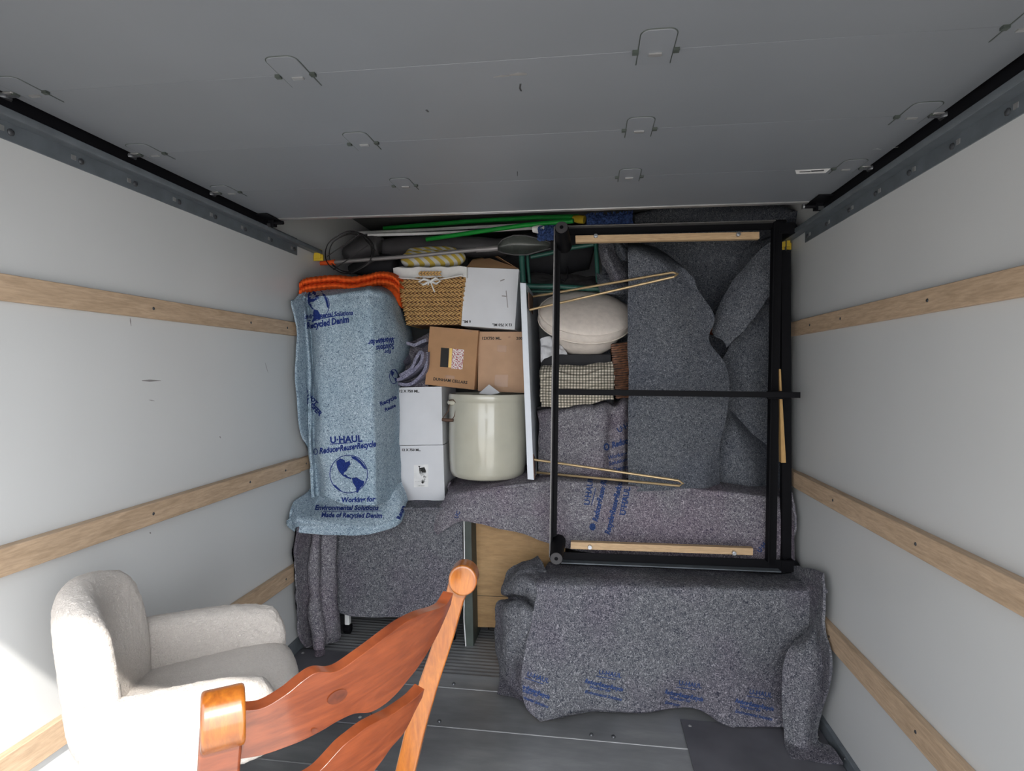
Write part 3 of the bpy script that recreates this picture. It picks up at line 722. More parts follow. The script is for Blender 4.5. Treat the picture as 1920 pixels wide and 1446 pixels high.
# ------------------------------------------------------------------ cartons
t1, fr, bk = carton('box', [(747, 836), (831, 835), (834, 940), (750, 943)], 2.93, 0.32, m_wcard, 'white wine carton with an ink animal sticker, bottom of the white stack', [
    TXT('12 X 750 ML.', 753, 846, 6.5, 0, 0.02, 0, mi=1), POLY([(776, 872), (803, 871), (803, 913), (776, 914)], 2, 1),
    POLY([(786, 878), (796, 876), (799, 884), (797, 892), (793, 886), (790, 893), (786, 888)], 1, 1), POLY([(795, 889), (799, 894), (797, 904), (792, 908), (789, 903), (793, 898)], 1, 1),
    POLY([(780, 898), (786, 895), (788, 899), (783, 901)], 1, 1), POLY([(784, 874), (788, 874), (787, 878)], 1, 0), BAR(779, 903, 802, 903, 0.8), BAR(784, 913-2, 796, 911, 0.8)], pm=[m_bk, m_white])
t2, fr, bk = carton('box', [(743, 727), (828, 725), (830, 834), (745, 835)], 2.92, 0.32, m_wcard, 'plain white wine carton stacked on the carton with the animal sticker', [TXT('12 X 750 ML.', 748, 736, 7, 0, 0.02, 0, mi=1)])
t3, fr, bk = carton('box', [(806, 612), (897, 620), (889, 731), (797, 721)], 2.93, 0.30, m_card, 'brown wine carton with a dark label, left of the paler brown carton', [
    POLY([(827, 652), (842, 653), (840, 689), (825, 688)], 1, 1), POLY([(843, 653), (848, 653.3), (846, 689.5), (841, 689)], 3, 1), POLY([(849, 654), (870, 656), (867, 693), (846, 691)], 4, 1),
    TXT('DUNHAM CELLARS', 812, 713, 7.5, 0.11, 0.01, 0, mi=1), TXT('12 X 750 ML', 813, 617, 6, 0.09, 0.0, 0, mi=2), TXT('750 ML', 868, 622, 6, 0.09, 0.0, 0, mi=2),
    POLY([(835, 703), (853, 705), (852, 711), (834, 709)], 2, 1)], pm=[m_bk, m_tape, m_gold, m_damask])
t4, fr, bk = carton('box', [(897, 622), (984, 622), (984, 737), (896, 733)], 2.97, 0.30, m_card2, 'pale brown wine carton standing on the crock, beside the dark labelled carton', [
    TXT('12X750 ML.', 903, 637, 7.5, 0, 0.015, 0, mi=1), TXT('2008', 968, 637, 7.5, 0, 0.015, 0, mi=1), POLY([(933, 647), (950, 648), (949, 661), (932, 660)], 2, 1), POLY([(928, 703), (953, 703), (952, 726), (927, 725)], 2, 1), BAR(953, 633, 957, 632, 3, 2)], pm=[m_bk, m_tape])
t5, fr, bk = carton('box', [(872, 501), (973, 505), (965, 618), (865, 611)], 2.92, 0.27, m_wcard, 'white wine carton with its brown flaps open, top of the stack', [
    TXT('12 X 750 ML.', 961, 607, 7, PI, 0.015, 0, mi=1), TXT('6 ML.', 883, 601, 7, PI, 0.015, 0, mi=1), BAR(941, 555, 951, 556, 2.2, 2), BAR(949, 545, 952, 577, 1.6, 2), BAR(938, 527, 946, 524, 2, 2)], pm=[m_bk, m_pole])
def flap(pts):
    mb = MB(); P = [W(*p) for p in pts]; mb.hexa(P, [p+Vector((0, 0.003, 0.003)) for p in P]); build('flap', mb, m_card, t5)
flap([(875, 501, 2.93), (885, 489, 3.0), (918, 485, 3.05), (972, 504, 2.93)])
flap([(880, 494, 3.19), (886, 487, 3.15), (905, 484, 3.12), (915, 491, 3.19)])
flap([(928, 482, 3.08), (933, 481, 3.02), (972, 505, 2.93), (955, 500, 3.19)])

# ------------------------------------------------------------------ seagrass basket with cotton liner
bc = W(808, 610, 3.03); bz0 = W(808, 610, 2.95).z; bz1 = W(808, 502, 2.90).z
t = thing('storage_basket', (bc.x, 3.05, bz0), 'tan woven seagrass basket with a white cotton liner and bow', 'basket')
xl0, xr0 = W(765, 610, 2.93).x, W(862, 610, 2.93).x; xl1, xr1 = W(742, 505, 2.90).x, W(872, 505, 2.90).x
def bk_edge(f):  # front-left, front-right, back-right, back-left at height fraction
    a = xl0+(xl1-xl0)*f; b = xr0+(xr1-xr0)*f; y0 = 2.93-0.03*f; y1 = 3.20+0.03*f; z = bz0+(bz1-bz0)*f
    return [Vector((a, y0, z)), Vector((b, y0, z)), Vector((b, y1, z)), Vector((a, y1, z))]
mb = MB(); e0, e1 = bk_edge(0), bk_edge(1)
mid = lambda E, k=0.93: [sum(E, Vector())/4+(p-sum(E, Vector())/4)*k for p in E]
mb.loft([mid(e0), mid(e1)], cap=False, smooth=False); mb.add(mid(e0), [(0, 1, 2, 3)], 1, False); mb.m = [1]*len(mb.m)
rnd = random.Random(4); NR = 12
for r_ in range(NR):
    E = bk_edge((r_+0.5)/NR*0.97)
    for s_ in range(4):
        A, B = E[s_], E[(s_+1) % 4]; L = (B-A).length; nn = max(4, int(L/0.021)); d = (B-A)/L
        out = Vector((d.y, -d.x, 0)); 
        for k in range(nn):
            for tz in (1, -1):
                c = A+d*(L*(k+0.5+0.22*tz)/nn) + Vector((0, 0, tz*0.0050)) + out*0.001*rnd.random()
                ax = (d*0.0155+Vector((0, 0, -tz*0.0065))); up = Vector((0, 0, 1))*0.0053
                mb.ell(c, (ax, up, out*0.010), 6, 4)
build('woven_body', mb, [m_rope, m_wicker], t)
mb = MB(); E = bk_edge(1.0)
rowsL = []
def around(f, o): 
    E = bk_edge(f); c = sum(E, Vector())/4; P = []
    for s_ in range(4):
        for k in range(12): P.append(E[s_].lerp(E[(s_+1) % 4], k/12))
    return [c+(p-c)*(1+o)+Vector((0, 0, 0.0035*math.sin(i*1.9))) for i, p in enumerate(P)]
inner = around(0.86, -0.06); top = around(1.02, -0.01); o1 = around(1.0, 0.06); o2 = around(0.82, 0.09)
for i in range(12):
    u = i/12; sag = 0.42*math.exp(-((u-0.52)/0.22)**2)
    o2[i] = o2[i] + Vector((0, -0.004, -0.0*sag))
mb.loft([inner, top, o1, o2], cap=False); ln = build('liner', mb, m_cotton, t)
mb = MB()
for k in range(7):
    for tz in (1, -1): mb.ell(W(788+k*6.0, 513+2*tz, 2.865)+Vector((0, 0, 0)), (Vector((0.011, 0, -tz*0.005)), Vector((0, 0, 0.006)), Vector((0, 0.007, 0))), 6, 4)
build('handle', mb, m_rope, t)
mb = MB()
mb.tube([W(748, 521, 2.86), W(780, 523, 2.855), W(806, 527, 2.85)], [0.012, 0.012, 0.006], 8, flat=0.4)
mb.tube([W(868, 516, 2.86), W(835, 522, 2.855), W(808, 527, 2.85)], [0.012, 0.010, 0.006], 8, flat=0.4)
mb.tube([W(806, 527, 2.845), W(795, 523, 2.84), W(785, 529, 2.84), W(793, 534, 2.84), W(806, 528, 2.845)], 0.006, 8)
mb.tube([W(808, 527, 2.845), W(818, 521, 2.84), W(826, 527, 2.84), W(818, 532, 2.84), W(808, 528, 2.845)], 0.006, 8)
mb.tube([W(807, 528, 2.842), W(811, 538, 2.84), W(815, 548, 2.84)], 0.0035, 6); mb.tube([W(806, 528, 2.842), W(802, 535, 2.84)], 0.003, 6)
mb.ell(W(807, 527.5, 2.84), (Vector((0.008, 0, 0)), Vector((0, 0, 0.007)), Vector((0, 0.006, 0))), 8, 5)
build('bow', mb, m_cotton, t)
# striped cushions in the basket
t = thing('striped_cushion', W(812, 500, 3.0), 'yellow and white striped cushion tucked in the top of the seagrass basket', 'cushion')
mb = MB(); c = W(812, 485, 3.02)
pillow(mb, lambda p: c+Vector((p.x, p.z*1.0+p.y*0.35, p.y)), 0.180, 0.050, 0.05, 4, nu=40, nv=24, nzamp=0.003, nzf=14); build('lower_half', mb, m_stripe, t)
mb = MB(); c2 = W(810, 477, 3.10)
pillow(mb, lambda p: c2+Vector((p.x, p.z*1.0+p.y*0.3, p.y)), 0.155, 0.045, 0.04, 4, nu=40, nv=24, nzamp=0.003, nzf=14); build('upper_half', mb, m_stripe, t)

# ------------------------------------------------------------------ crumpled lavender blanket between denim and cartons
t = thing('crumpled_blanket', W(765, 720, 2.95), 'lavender grey blanket crumpled between the light blue blanket and the brown carton', 'blanket')
def ribbon(nm, path, w, mat, seed, par, Y=2.9, nvv=20, amp=0.005):
    # rolled fold: edge path seen end on, running back into the stack
    rows = []
    for k, dy in enumerate((0, w*0.35, w*0.7, w)):
        rows.append([W(x, y, Y+dz) + Vector((0, dy, 0)) for x, y, dz in path])
    sheet(nm, rows, [mat], par, 60, nvv, 0.016, amp, 9, seed)
ribbon('fold', [(726, 706, 0), (735, 690, 0), (752, 678, 0), (748, 655, 0.02), (755, 645, 0.03), (775, 650, 0.03), (790, 643, 0.03), (800, 640, 0.03)], 0.2, m_lav, 1, t, 2.86)
ribbon('fold', [(732, 718, 0), (755, 712, 0), (775, 700, -0.01), (792, 680, -0.01), (795, 662, 0), (786, 657, 0.01), (778, 668, 0), (768, 690, 0), (748, 702, 0)], 0.2, m_lav, 2, t, 2.84)
ribbon('fold', [(740, 722, 0.03), (765, 724, 0.02), (785, 712, 0.02), (800, 690, 0.03), (802, 660, 0.03)], 0.2, m_lav, 3, t, 2.86)
sheet('fold', [[(735, 640, 3.05), (770, 640, 3.05), (803, 625, 3.05)], [(735, 690, 3.0), (770, 690, 3.0), (805, 690, 3.0)], [(735, 726, 2.98), (770, 728, 2.98), (805, 728, 2.98)]], [m_purple], t, 30, 30, 0.008, 0.03, 9, 4)

# ------------------------------------------------------------------ stoneware crock
cy_ = 2.985; cb = W(915, 905, 2.80); czb = 0.832; top_z = W(915, 741, cy_-0.2).z
cxr = (W(843, 820, cy_).x+W(988, 820, cy_).x)/2; R = (W(988, 820, cy_).x-W(843, 820, cy_).x)/2*0.99
t = thing('stoneware_crock', (cxr, cy_, czb), 'large cream glazed stoneware crock standing on the grey blanket', 'crock')
Hh = top_z-czb
mb = MB(); mb.lathe([(0, 0.004), (R*0.84, 0.0), (R*0.93, 0.010), (R*0.965, 0.035), (R*0.985, 0.09), (R, 0.2), (R*0.995, Hh-0.10), (R*0.985, Hh-0.045), (R*0.99, Hh-0.038), (R*1.01, Hh-0.032), (R*1.015, Hh-0.012), (R*1.0, Hh), (R*0.95, Hh), (R*0.93, Hh-0.01), (R*0.92, Hh-0.03), (R*0.91, 0.04), (0, 0.03)], (cxr, cy_, czb), 96)
build('jar_body', mb, m_glaze, t, sharp=60)
e = W(847, 755, cy_-0.135)
mb = MB(); mb.ell(e+Vector((0.0, 0.02, 0)), (Vector((0.028, 0, 0)), Vector((0, 0.03, 0)), Vector((0, 0, 0.018))), 14, 8); build('ear', mb, m_glaze, t)
mb = MB(); Yh = cy_-0.135
P = [W(852, 754, Yh), W(855, 765, Yh-0.01), W(852, 780, Yh-0.01), W(846, 790, Yh-0.01)]; mb.tube(P, 0.0022, 6)
P = [W(845, 752, Yh), W(840, 772, Yh-0.01), W(831, 783, Yh-0.01), W(831, 789, Yh-0.01)]; mb.tube(P, 0.0022, 6); mb.tube([W(842, 751, Yh), W(850, 750, Yh-0.012), W(855, 755, Yh-0.01)], 0.003, 6)
build('wire_bail', mb, m_iron, t)
mb = MB(); mb.tube([W(829, 787, Yh-0.012), W(838, 788, Yh-0.012), W(850, 788, Yh-0.012)], [0.008, 0.0095, 0.008], 10); build('grip', mb, m_iron, t)
mb = MB(); P = [W(898, 738, 2.87), W(916, 722, 2.90), W(936, 737, 2.87), W(920, 741, 2.86)]; mb.hexa(P, [p+Vector((0.002, 0.002, 0.003)) for p in P]); o = build('crumpled_paper', mb, m_wcard)
tag(o, 'small scrap of white paper tucked between the crock and the pale brown carton', 'paper')

# ------------------------------------------------------------------ white table top on edge with hairpin legs
xb = W(986, 700, 2.72).x
t = thing('hairpin_table', (xb+0.011, 3.0, 0.85), 'white table top standing on edge with brass hairpin legs pointing right', 'table')
mb = MB(); A = [W(975, 530, 2.72), W(986, 531, 2.72), W(1001, 900, 2.72), W(989, 899, 2.72)]
mb.hexa(A, [p+Vector((0, 0.62, 0)) for p in A]); build('table_top', mb, m_board, t, 0.0015)
def hairpin(plate_px, r1, r2, tipx):
    mb = MB(); P = [W(*p) for p in plate_px]; mb.hexa(P, [p+Vector((0.004, 0, 0)) for p in P]); pl = build('mounting_plate', mb, m_iron, t)
    mb = MB(); a = W(*r1); b = W(*r2); c1 = W(*tipx[0]); c2 = W(*tipx[1]); c3 = W(*tipx[2])
    mb.tube([a, a.lerp(c1, 0.5), c1, c2, c3, c3.lerp(b, 0.5), b], 0.0058, 10); build('hairpin_leg', mb, m_brass, t)
hairpin([(990, 548, 2.72), (998, 556, 2.90), (998, 590, 2.90), (991, 578, 2.72)], (1000, 556, 2.86), (993, 581, 2.74), [(1262, 511, 2.62), (1270, 514, 2.61), (1264, 519, 2.60)])
hairpin([(999, 852, 2.72), (1004, 862, 2.9), (1004, 893, 2.9), (1001, 898, 2.72)], (1002, 862, 2.73), (1004, 886, 2.86), [(1272, 901, 2.60), (1281, 907, 2.59), (1274, 911, 2.60)])
# ================================================================== LOW MIDDLE: board, wooden panel, ledge blanket
t = thing('framed_board', W(877, 1215, 2.80), 'dark green edged board standing upright between the rack and the tan panel', 'board')
A = [W(868, 955, 2.78), W(883, 955, 2.78), W(888, 1222, 2.78), W(873, 1222, 2.78)]
mb = MB(); mb.hexa(A, [p+Vector((0, 0.55, 0)) for p in A]); build('board', mb, m_dgreen, t, 0.001)
mb = MB(); mb.tube([W(870, 975, 2.775), W(871, 1060, 2.775), W(870, 1160, 2.775), W(874, 1221, 2.775)], 0.0032, 6); build('white_edging', mb, m_white, t)
mb = MB(); A = [W(883, 955, 2.90), W(1060, 955, 2.90), W(1060, 1181, 2.90), W(883, 1176, 2.90)]
t = thing('wooden_cabinet', (A[3]+A[2])/2, 'plain tan wooden cabinet side below the grey blanket', 'cabinet')
mb.hexa(A, [p+Vector((0, 0.45, 0)) for p in A]); build('side_panel', mb, m_tan, t, 0.003)
zf = 0
for X in (A[3].x+0.06, A[2].x-0.06):
    for yy in (2.98, 3.28): mb = MB(); mb.box((X-0.02, yy-0.02, 0.004), (X+0.02, yy+0.02, A[3].z+0.004)); build('foot', mb, m_dark, t)
mb = MB(); C0 = [W(883, 1117, 2.8985), W(1060, 1122, 2.8985)]; mb.tube(C0, 0.0012, 5); build('panel_seam', mb, m_dark, t)

LP = []
LP += [TXT('U·HAUL', 1105, 948, 15, -PI/2+0.16, 0.015, 0, mi=1), BAR(1109, 948, 1117, 915, 1.6), TXT('Reduce•Reuse•Recycle', 1120, 979, 14.5, -PI/2+0.22, 0.03, 0.25, stretch=0.78, mi=1)]
LP += [POLY([(1111+6*math.cos(a*PI/5), 988+7*math.sin(a*PI/5)) for a in range(10)], 1, 1)]
LP += [TXT('Recycle•Reuse•Reduce', 1143, 1003, 14.5, -PI/2+0.24, 0.03, 0.25, stretch=0.78, mi=1), TXT('U·HAUL', 1172, 967, 15, -PI/2+0.18, 0.02, 0, mi=1), BAR(1162, 966, 1169, 932, 1.6)]
LP += [TXT('UC', 858, 973, 10, -1.2, 0.01, 0, mi=1), TXT('U·H', 1425, 1037, 12, -0.9, 0.02, 0, mi=1)]
sheet('moving_blanket', [
    [(846, 905, 2.950), (862, 890, 3.300), (920, 873, 3.330), (1040, 873, 3.330), (1180, 875, 3.300), (1330, 880, 3.250), (1450, 885, 3.200)],
    [(838, 922, 2.880), (858, 918, 2.810), (920, 910, 2.790), (1040, 896, 2.790), (1180, 905, 2.750), (1330, 912, 2.730), (1476, 925, 2.710)],
    [(832, 938, 2.830), (862, 935, 2.750), (925, 922, 2.750), (1040, 915, 2.730), (1180, 922, 2.700), (1330, 930, 2.670), (1483, 945, 2.650)],
    [(822, 955, 2.800), (862, 955, 2.730), (930, 945, 2.740), (1040, 945, 2.710), (1180, 955, 2.680), (1330, 960, 2.660), (1487, 960, 2.630)],
    [(812, 985, 2.790), (862, 973, 2.730), (940, 970, 2.740), (1040, 985, 2.710), (1180, 1000, 2.690), (1330, 1005, 2.660), (1489, 1000, 2.630)],
    [(820, 1003, 2.790), (862, 980, 2.740), (945, 992, 2.750), (1040, 1022, 2.710), (1180, 1050, 2.700), (1330, 1060, 2.670), (1490, 1050, 2.640)]],
    [m_purple, m_ink2], nu=150, nv=70, amp=0.010, freq=5, seed=11, thick=0.008, prints=LP, fold=lambda u, v, p: 0.006*math.sin(u*26)*v)
tag(COL.objects[-1], 'long purple grey blanket with sideways blue print covering the low shelf behind the bed frame', 'blanket')

# ================================================================== RIGHT HALF DEEP STACK
sheet('moving_blanket', [
    [(1125, 440, 3.10), (1200, 432, 3.12), (1300, 428, 3.12), (1400, 425, 3.10), (1475, 425, 3.02)],
    [(1128, 500, 3.05), (1200, 480, 3.08), (1300, 480, 3.10), (1400, 480, 3.08), (1475, 480, 3.0)],
    [(1130, 580, 3.05), (1200, 580, 3.08), (1300, 600, 3.12), (1400, 600, 3.08), (1475, 600, 3.0)],
    [(1130, 750, 3.05), (1200, 750, 3.08), (1300, 750, 3.10), (1400, 750, 3.05), (1475, 750, 3.0)],
    [(1130, 930, 3.05), (1200, 930, 3.08), (1300, 930, 3.08), (1400, 935, 3.05), (1475, 940, 3.0)]],
    [m_slate], nu=80, nv=100, amp=0.02, freq=4, seed=21, thick=0.008, fold=lambda u, v, p: 0.012*math.sin(u*14+v*5))
tag(COL.objects[-1], 'dark slate blanket hung at the very back behind the other grey blankets', 'blanket')
# big smooth blanket in front
sheet('moving_blanket', [
    [(1180, 456, 2.92), (1196, 457, 2.92), (1212, 460, 2.94), (1228, 464, 2.96), (1240, 468, 3.0)],
    [(1178, 470, 2.72), (1200, 470, 2.70), (1235, 480, 2.71), (1262, 490, 2.74), (1284, 503, 2.72)],
    [(1178, 520, 2.70), (1205, 520, 2.68), (1245, 522, 2.68), (1290, 535, 2.71), (1312, 548, 2.72)],
    [(1177, 575, 2.70), (1210, 575, 2.67), (1255, 575, 2.66), (1308, 585, 2.70), (1340, 592, 2.72)],
    [(1177, 640, 2.70), (1210, 640, 2.67), (1260, 640, 2.66), (1305, 640, 2.69), (1331, 640, 2.72)],
    [(1178, 700, 2.70), (1215, 700, 2.67), (1270, 700, 2.66), (1325, 700, 2.69), (1366, 692, 2.72)],
    [(1178, 770, 2.70), (1215, 770, 2.67), (1270, 770, 2.66), (1325, 770, 2.69), (1364, 772, 2.72)],
    [(1177, 840, 2.70), (1215, 840, 2.67), (1270, 840, 2.66), (1320, 840, 2.69), (1349, 840, 2.72)],
    [(1178, 922, 2.72), (1215, 921, 2.68), (1270, 919, 2.67), (1320, 918, 2.69), (1350, 917, 2.78)]],
    [m_slate], nu=90, nv=150, amp=0.008, freq=4, seed=23, thick=0.012, fold=lambda u, v, p: -0.006*math.exp(-((v-0.62)/0.012)**2))
tag(COL.objects[-1], 'large slate grey blanket hanging smooth behind the middle of the bed frame', 'blanket')
# folded-over diagonal blanket at upper right
t = thing('folded_blanket', W(1410, 700, 2.85), 'slate grey blanket folded diagonally at the right, beside the right post of the bed frame', 'blanket')
sheet('diagonal_fold', [
    [(1452, 455, 2.790), (1430, 470, 2.800), (1405, 500, 2.810), (1378, 530, 2.820), (1362, 560, 2.830), (1349, 590, 2.840), (1340, 625, 2.850)],
    [(1458, 478, 2.770), (1438, 500, 2.770), (1415, 520, 2.770), (1392, 545, 2.780), (1372, 575, 2.790), (1356, 600, 2.810), (1346, 632, 2.830)],
    [(1462, 495, 2.760), (1448, 520, 2.750), (1425, 550, 2.750), (1402, 580, 2.750), (1385, 605, 2.770), (1370, 625, 2.790), (1360, 640, 2.810)],
    [(1466, 505, 2.765), (1452, 535, 2.755), (1432, 565, 2.755), (1408, 600, 2.755), (1390, 625, 2.765), (1375, 640, 2.785), (1366, 650, 2.805)]],
    [m_slate], t, 60, 30, 0.02, 0.006, 9, 25)
sheet('upper_crease', [
    [(1446, 446, 2.98), (1420, 455, 2.99), (1400, 470, 3.0), (1390, 500, 3.0)], [(1456, 455, 2.92), (1436, 470, 2.92), (1412, 492, 2.93), (1392, 520, 2.95)], [(1462, 470, 2.94), (1442, 485, 2.94), (1418, 507, 2.95), (1392, 535, 2.97)]],
    [m_slate], t, 30, 20, 0.01, 0.01, 12, 26)
sheet('right_drape', [
    [(1462, 506, 2.95), (1470, 500, 2.95), (1475, 500, 2.97)], [(1415, 585, 2.92), (1445, 580, 2.90), (1475, 575, 2.94)], [(1368, 650, 2.92), (1420, 645, 2.88), (1475, 640, 2.93)],
    [(1352, 690, 2.93), (1415, 690, 2.87), (1475, 690, 2.92)], [(1355, 760, 2.93), (1415, 760, 2.88), (1475, 760, 2.92)], [(1350, 860, 2.93), (1415, 860, 2.89), (1475, 870, 2.92)], [(1350, 930, 2.93), (1415, 935, 2.9), (1475, 945, 2.92)]],
    [m_slate], t, 50, 90, 0.01, 0.010, 5, 27, fold=lambda u, v, p: -0.008*math.exp(-((v-0.57)/0.012)**2))
sheet('lower_fold', [
    [(1364, 768, 2.90), (1370, 772, 2.90), (1378, 778, 2.91)], [(1356, 800, 2.84), (1385, 805, 2.82), (1408, 808, 2.90)], [(1350, 840, 2.82), (1395, 845, 2.79), (1445, 846, 2.89)], [(1348, 880, 2.82), (1400, 885, 2.78), (1455, 895, 2.88)], [(1349, 922, 2.84), (1405, 925, 2.80), (1460, 945, 2.88)]],
    [m_slate], t, 40, 50, 0.01, 0.006, 7, 28)
# tumbled blanket left of the smooth one
t = thing('crumpled_blanket', W(1150, 560, 2.9), 'grey blanket rolled up behind the upper hairpin leg, right of the green tube frame', 'blanket')
sheet('roll', [[(1122, 455, 2.92), (1135, 452, 2.86), (1150, 458, 2.90)], [(1124, 480, 2.90), (1138, 475, 2.83), (1156, 480, 2.89)], [(1138, 510, 2.88), (1150, 505, 2.81), (1170, 505, 2.87)], [(1146, 528, 2.88), (1160, 528, 2.82), (1180, 520, 2.87)]], [m_grey], t, 30, 40, 0.01, 0.008, 12, 31)
sheet('roll', [[(1145, 450, 2.98), (1160, 446, 2.93), (1182, 452, 2.96)], [(1150, 470, 2.94), (1165, 466, 2.88), (1186, 470, 2.93)], [(1160, 490, 2.93), (1172, 488, 2.89), (1186, 490, 2.93)]], [m_slate], t, 30, 30, 0.01, 0.012, 12, 32)
sheet('roll', [[(1118, 512, 2.96), (1140, 515, 2.92), (1182, 522, 2.95)], [(1120, 530, 2.90), (1145, 532, 2.86), (1182, 535, 2.90)], [(1125, 550, 2.90), (1150, 552, 2.86), (1182, 552, 2.90)]], [m_slate], t, 30, 30, 0.01, 0.010, 10, 33)
# round cream cushion and shade below it
t = thing('round_cushion', W(1095, 650, 2.85), 'round cream seat cushion standing on its edge behind the left post of the bed frame', 'cushion')
cc = W(1098, 592, 2.90); ax1 = Vector((1, 0.10, -0.10)).normalized(); ax2 = Vector((0.1, 0.75, 0.62)).normalized(); nrm_ = ax1.cross(ax2).normalized()
def cush(p):
    # dome-shaped: round base disc, domed above
    return cc + ax1*p.x + ax2*p.y + nrm_*p.z
mb = MB()
prof_r = 0.235; N_ = 64; RR = [0, .25, .5, .7, .85, .95, 1.0, 1.0, .97, .85, .5, 0]; ZZ = [.062, .061, .056, .048, .038, .028, .014, -.020, -.040, -.048, -.05, -.05]
for k in range(N_):
    a = 2*PI*k/N_
    for r_, z in zip(RR, ZZ):
        q = Vector((prof_r*r_*math.cos(a), prof_r*r_*math.sin(a)*0.82, z)); q += Vector((0, 0, 0.004*noise.noise(q*20)))
        mb.v.append(cush(q))
for k in range(N_):
    l = (k+1) % N_
    for i in range(len(RR)-1):
        mb.f.append((k*12+i, l*12+i, l*12+i+1, k*12+i+1)); mb.m.append(0); mb.s.append(True)
build('cushion_body', mb, m_cream, t, sharp=80)
for z, r_ in ((0.016, 1.005), (-0.030, 1.0)):
    mb = MB(); mb.tube([cush(Vector((prof_r*r_*math.cos(2*PI*k/60), prof_r*r_*math.sin(2*PI*k/60)*0.82, z))) for k in range(60)], 0.0035, 6, closed=True); build('piping', mb, m_cream, t)
c3 = W(1098, 638, 2.98)
mb = MB(); mb.lathe([(0, 0), (0.06, 0), (0.085, 0.004), (0.13, 0.03), (0.165, 0.07), (0.17, 0.075), (0.16, 0.075), (0.0, 0.02)], (c3.x, c3.y, W(1098, 664, 2.9).z), 48)
o = build('bowl', mb, m_cream); tag(o, 'cream shallow bowl shape just under the round cushion', 'bowl')
mb = MB()
sheet('plastic_wrap', [[(1012, 636, 2.86), (1030, 630, 2.86), (1042, 634, 2.9)], [(1014, 655, 2.83), (1035, 652, 2.84), (1060, 655, 2.9)], [(1014, 680, 2.82), (1028, 668, 2.84), (1065, 664, 2.9)]], [m_wcard], None, 24, 24, 0.002, 0.02, 16, 41)
tag(COL.objects[-1], 'crumpled white plastic wrap left of the cream bowl shape', 'plastic wrap')
# dark bin with gingham cloth
t = thing('storage_bin', W(1082, 765, 2.95), 'dark shallow bin lying behind the checked cloth', 'bin')
mb = MB(); A = [W(1015, 664, 2.92), W(1146, 664, 2.92), W(1150, 764, 2.92), (W(1015, 764, 2.92))]; mb.hexa(A, [p+Vector((0, 0.35, 0)) for p in A]); build('bin_body', mb, m_dark, t, 0.006)
sheet('checked_cloth', [
    [(1014, 688, 2.90), (1040, 686, 2.90), (1080, 684, 2.90), (1120, 683, 2.90), (1148, 680, 2.91)],
    [(1012, 700, 2.82), (1040, 697, 2.81), (1080, 697, 2.81), (1120, 695, 2.81), (1150, 690, 2.84)],
    [(1013, 725, 2.80), (1040, 722, 2.79), (1080, 722, 2.79), (1120, 720, 2.79), (1152, 716, 2.82)],
    [(1012, 745, 2.80), (1040, 745, 2.79), (1080, 742, 2.79), (1120, 738, 2.79), (1152, 735, 2.82)],
    [(1016, 762, 2.83), (1040, 765, 2.81), (1080, 760, 2.81), (1120, 755, 2.82), (1150, 750, 2.84)]],
    [m_gingham], None, 90, 90, 0.008, 0.006, 12, 43, fold=lambda u, v, p: 0.006*math.sin(v*46+2.5*math.sin(u*9)))
tag(COL.objects[-1], 'folded cream and grey checked cloth above the purple grey blanket', 'cloth')
# brown wicker basket
t = thing('wicker_basket', W(1165, 740, 2.9), 'dark brown wicker basket squeezed between the checked cloth and the smooth grey blanket', 'basket')
mb = MB(); rnd = random.Random(7)
A = [W(1147, 645, 2.90), W(1186, 640, 2.90), W(1190, 745, 2.90), W(1156, 748, 2.90)]
mb.hexa(A, [p+Vector((0, 0.3, 0)) for p in A]); build('basket_body', mb, m_dark, t)
mb = MB()
for k in range(24):
    f = (k+0.5)/24; a = A[0].lerp(A[3], f); b = A[1].lerp(A[2], f)
    P = [a.lerp(b, q/8)+Vector((0, -0.004+0.004*math.sin(q*PI+k*PI), rnd.uniform(-.0015, .0015))) for q in range(9)]
    mb.tube([a+Vector((0, 0.28, 0))]+P, 0.0052, 6)
build('weave', mb, m_wicker, t)
# purple grey blanket in the middle
BP = [TXT('Reduce•Reuse', 1148, 840, 15, -0.30, 0.03, 0.25, stretch=0.78, mi=1), RING(1137, 838, 5.5, 7, 3), TXT('U·HAUL', 1160, 812, 14, -0.5, 0.01, 0, mi=1), TXT('Working for', 1140, 862, 10, -0.25, 0.01, 0.2, mi=1), TXT('Solutions', 1142, 873, 10, -0.25, 0.01, 0.2, mi=1), TXT('Denim', 1150, 884, 10, -0.2, 0.01, 0.2, mi=1)]
sheet('moving_blanket', [
    [(1006, 765, 3.02), (1045, 758, 3.02), (1110, 752, 3.02), (1150, 748, 3.02), (1180, 745, 3.0)],
    [(1008, 775, 2.88), (1045, 768, 2.83), (1110, 762, 2.82), (1150, 758, 2.85), (1180, 752, 2.88)],
    [(1008, 810, 2.86), (1045, 800, 2.80), (1110, 800, 2.79), (1150, 795, 2.83), (1180, 790, 2.86)],
    [(1009, 840, 2.86), (1045, 840, 2.80), (1110, 840, 2.79), (1150, 840, 2.82), (1180, 840, 2.86)],
    [(1010, 880, 2.87), (1050, 872, 2.81), (1110, 880, 2.80), (1150, 880, 2.82), (1180, 880, 2.86)],
    [(1012, 905, 2.90), (1060, 890, 2.84), (1110, 898, 2.83), (1150, 902, 2.84), (1180, 905, 2.87)]],
    [m_purple, m_ink2], nu=80, nv=70, amp=0.014, freq=7, seed=51, thick=0.01, prints=BP, fold=lambda u, v, p: 0.010*math.sin(u*22+2*v)*(u > 0.5))
tag(COL.objects[-1], 'purple grey blanket with blue print under the checked cloth, above the lower hairpin leg', 'blanket')
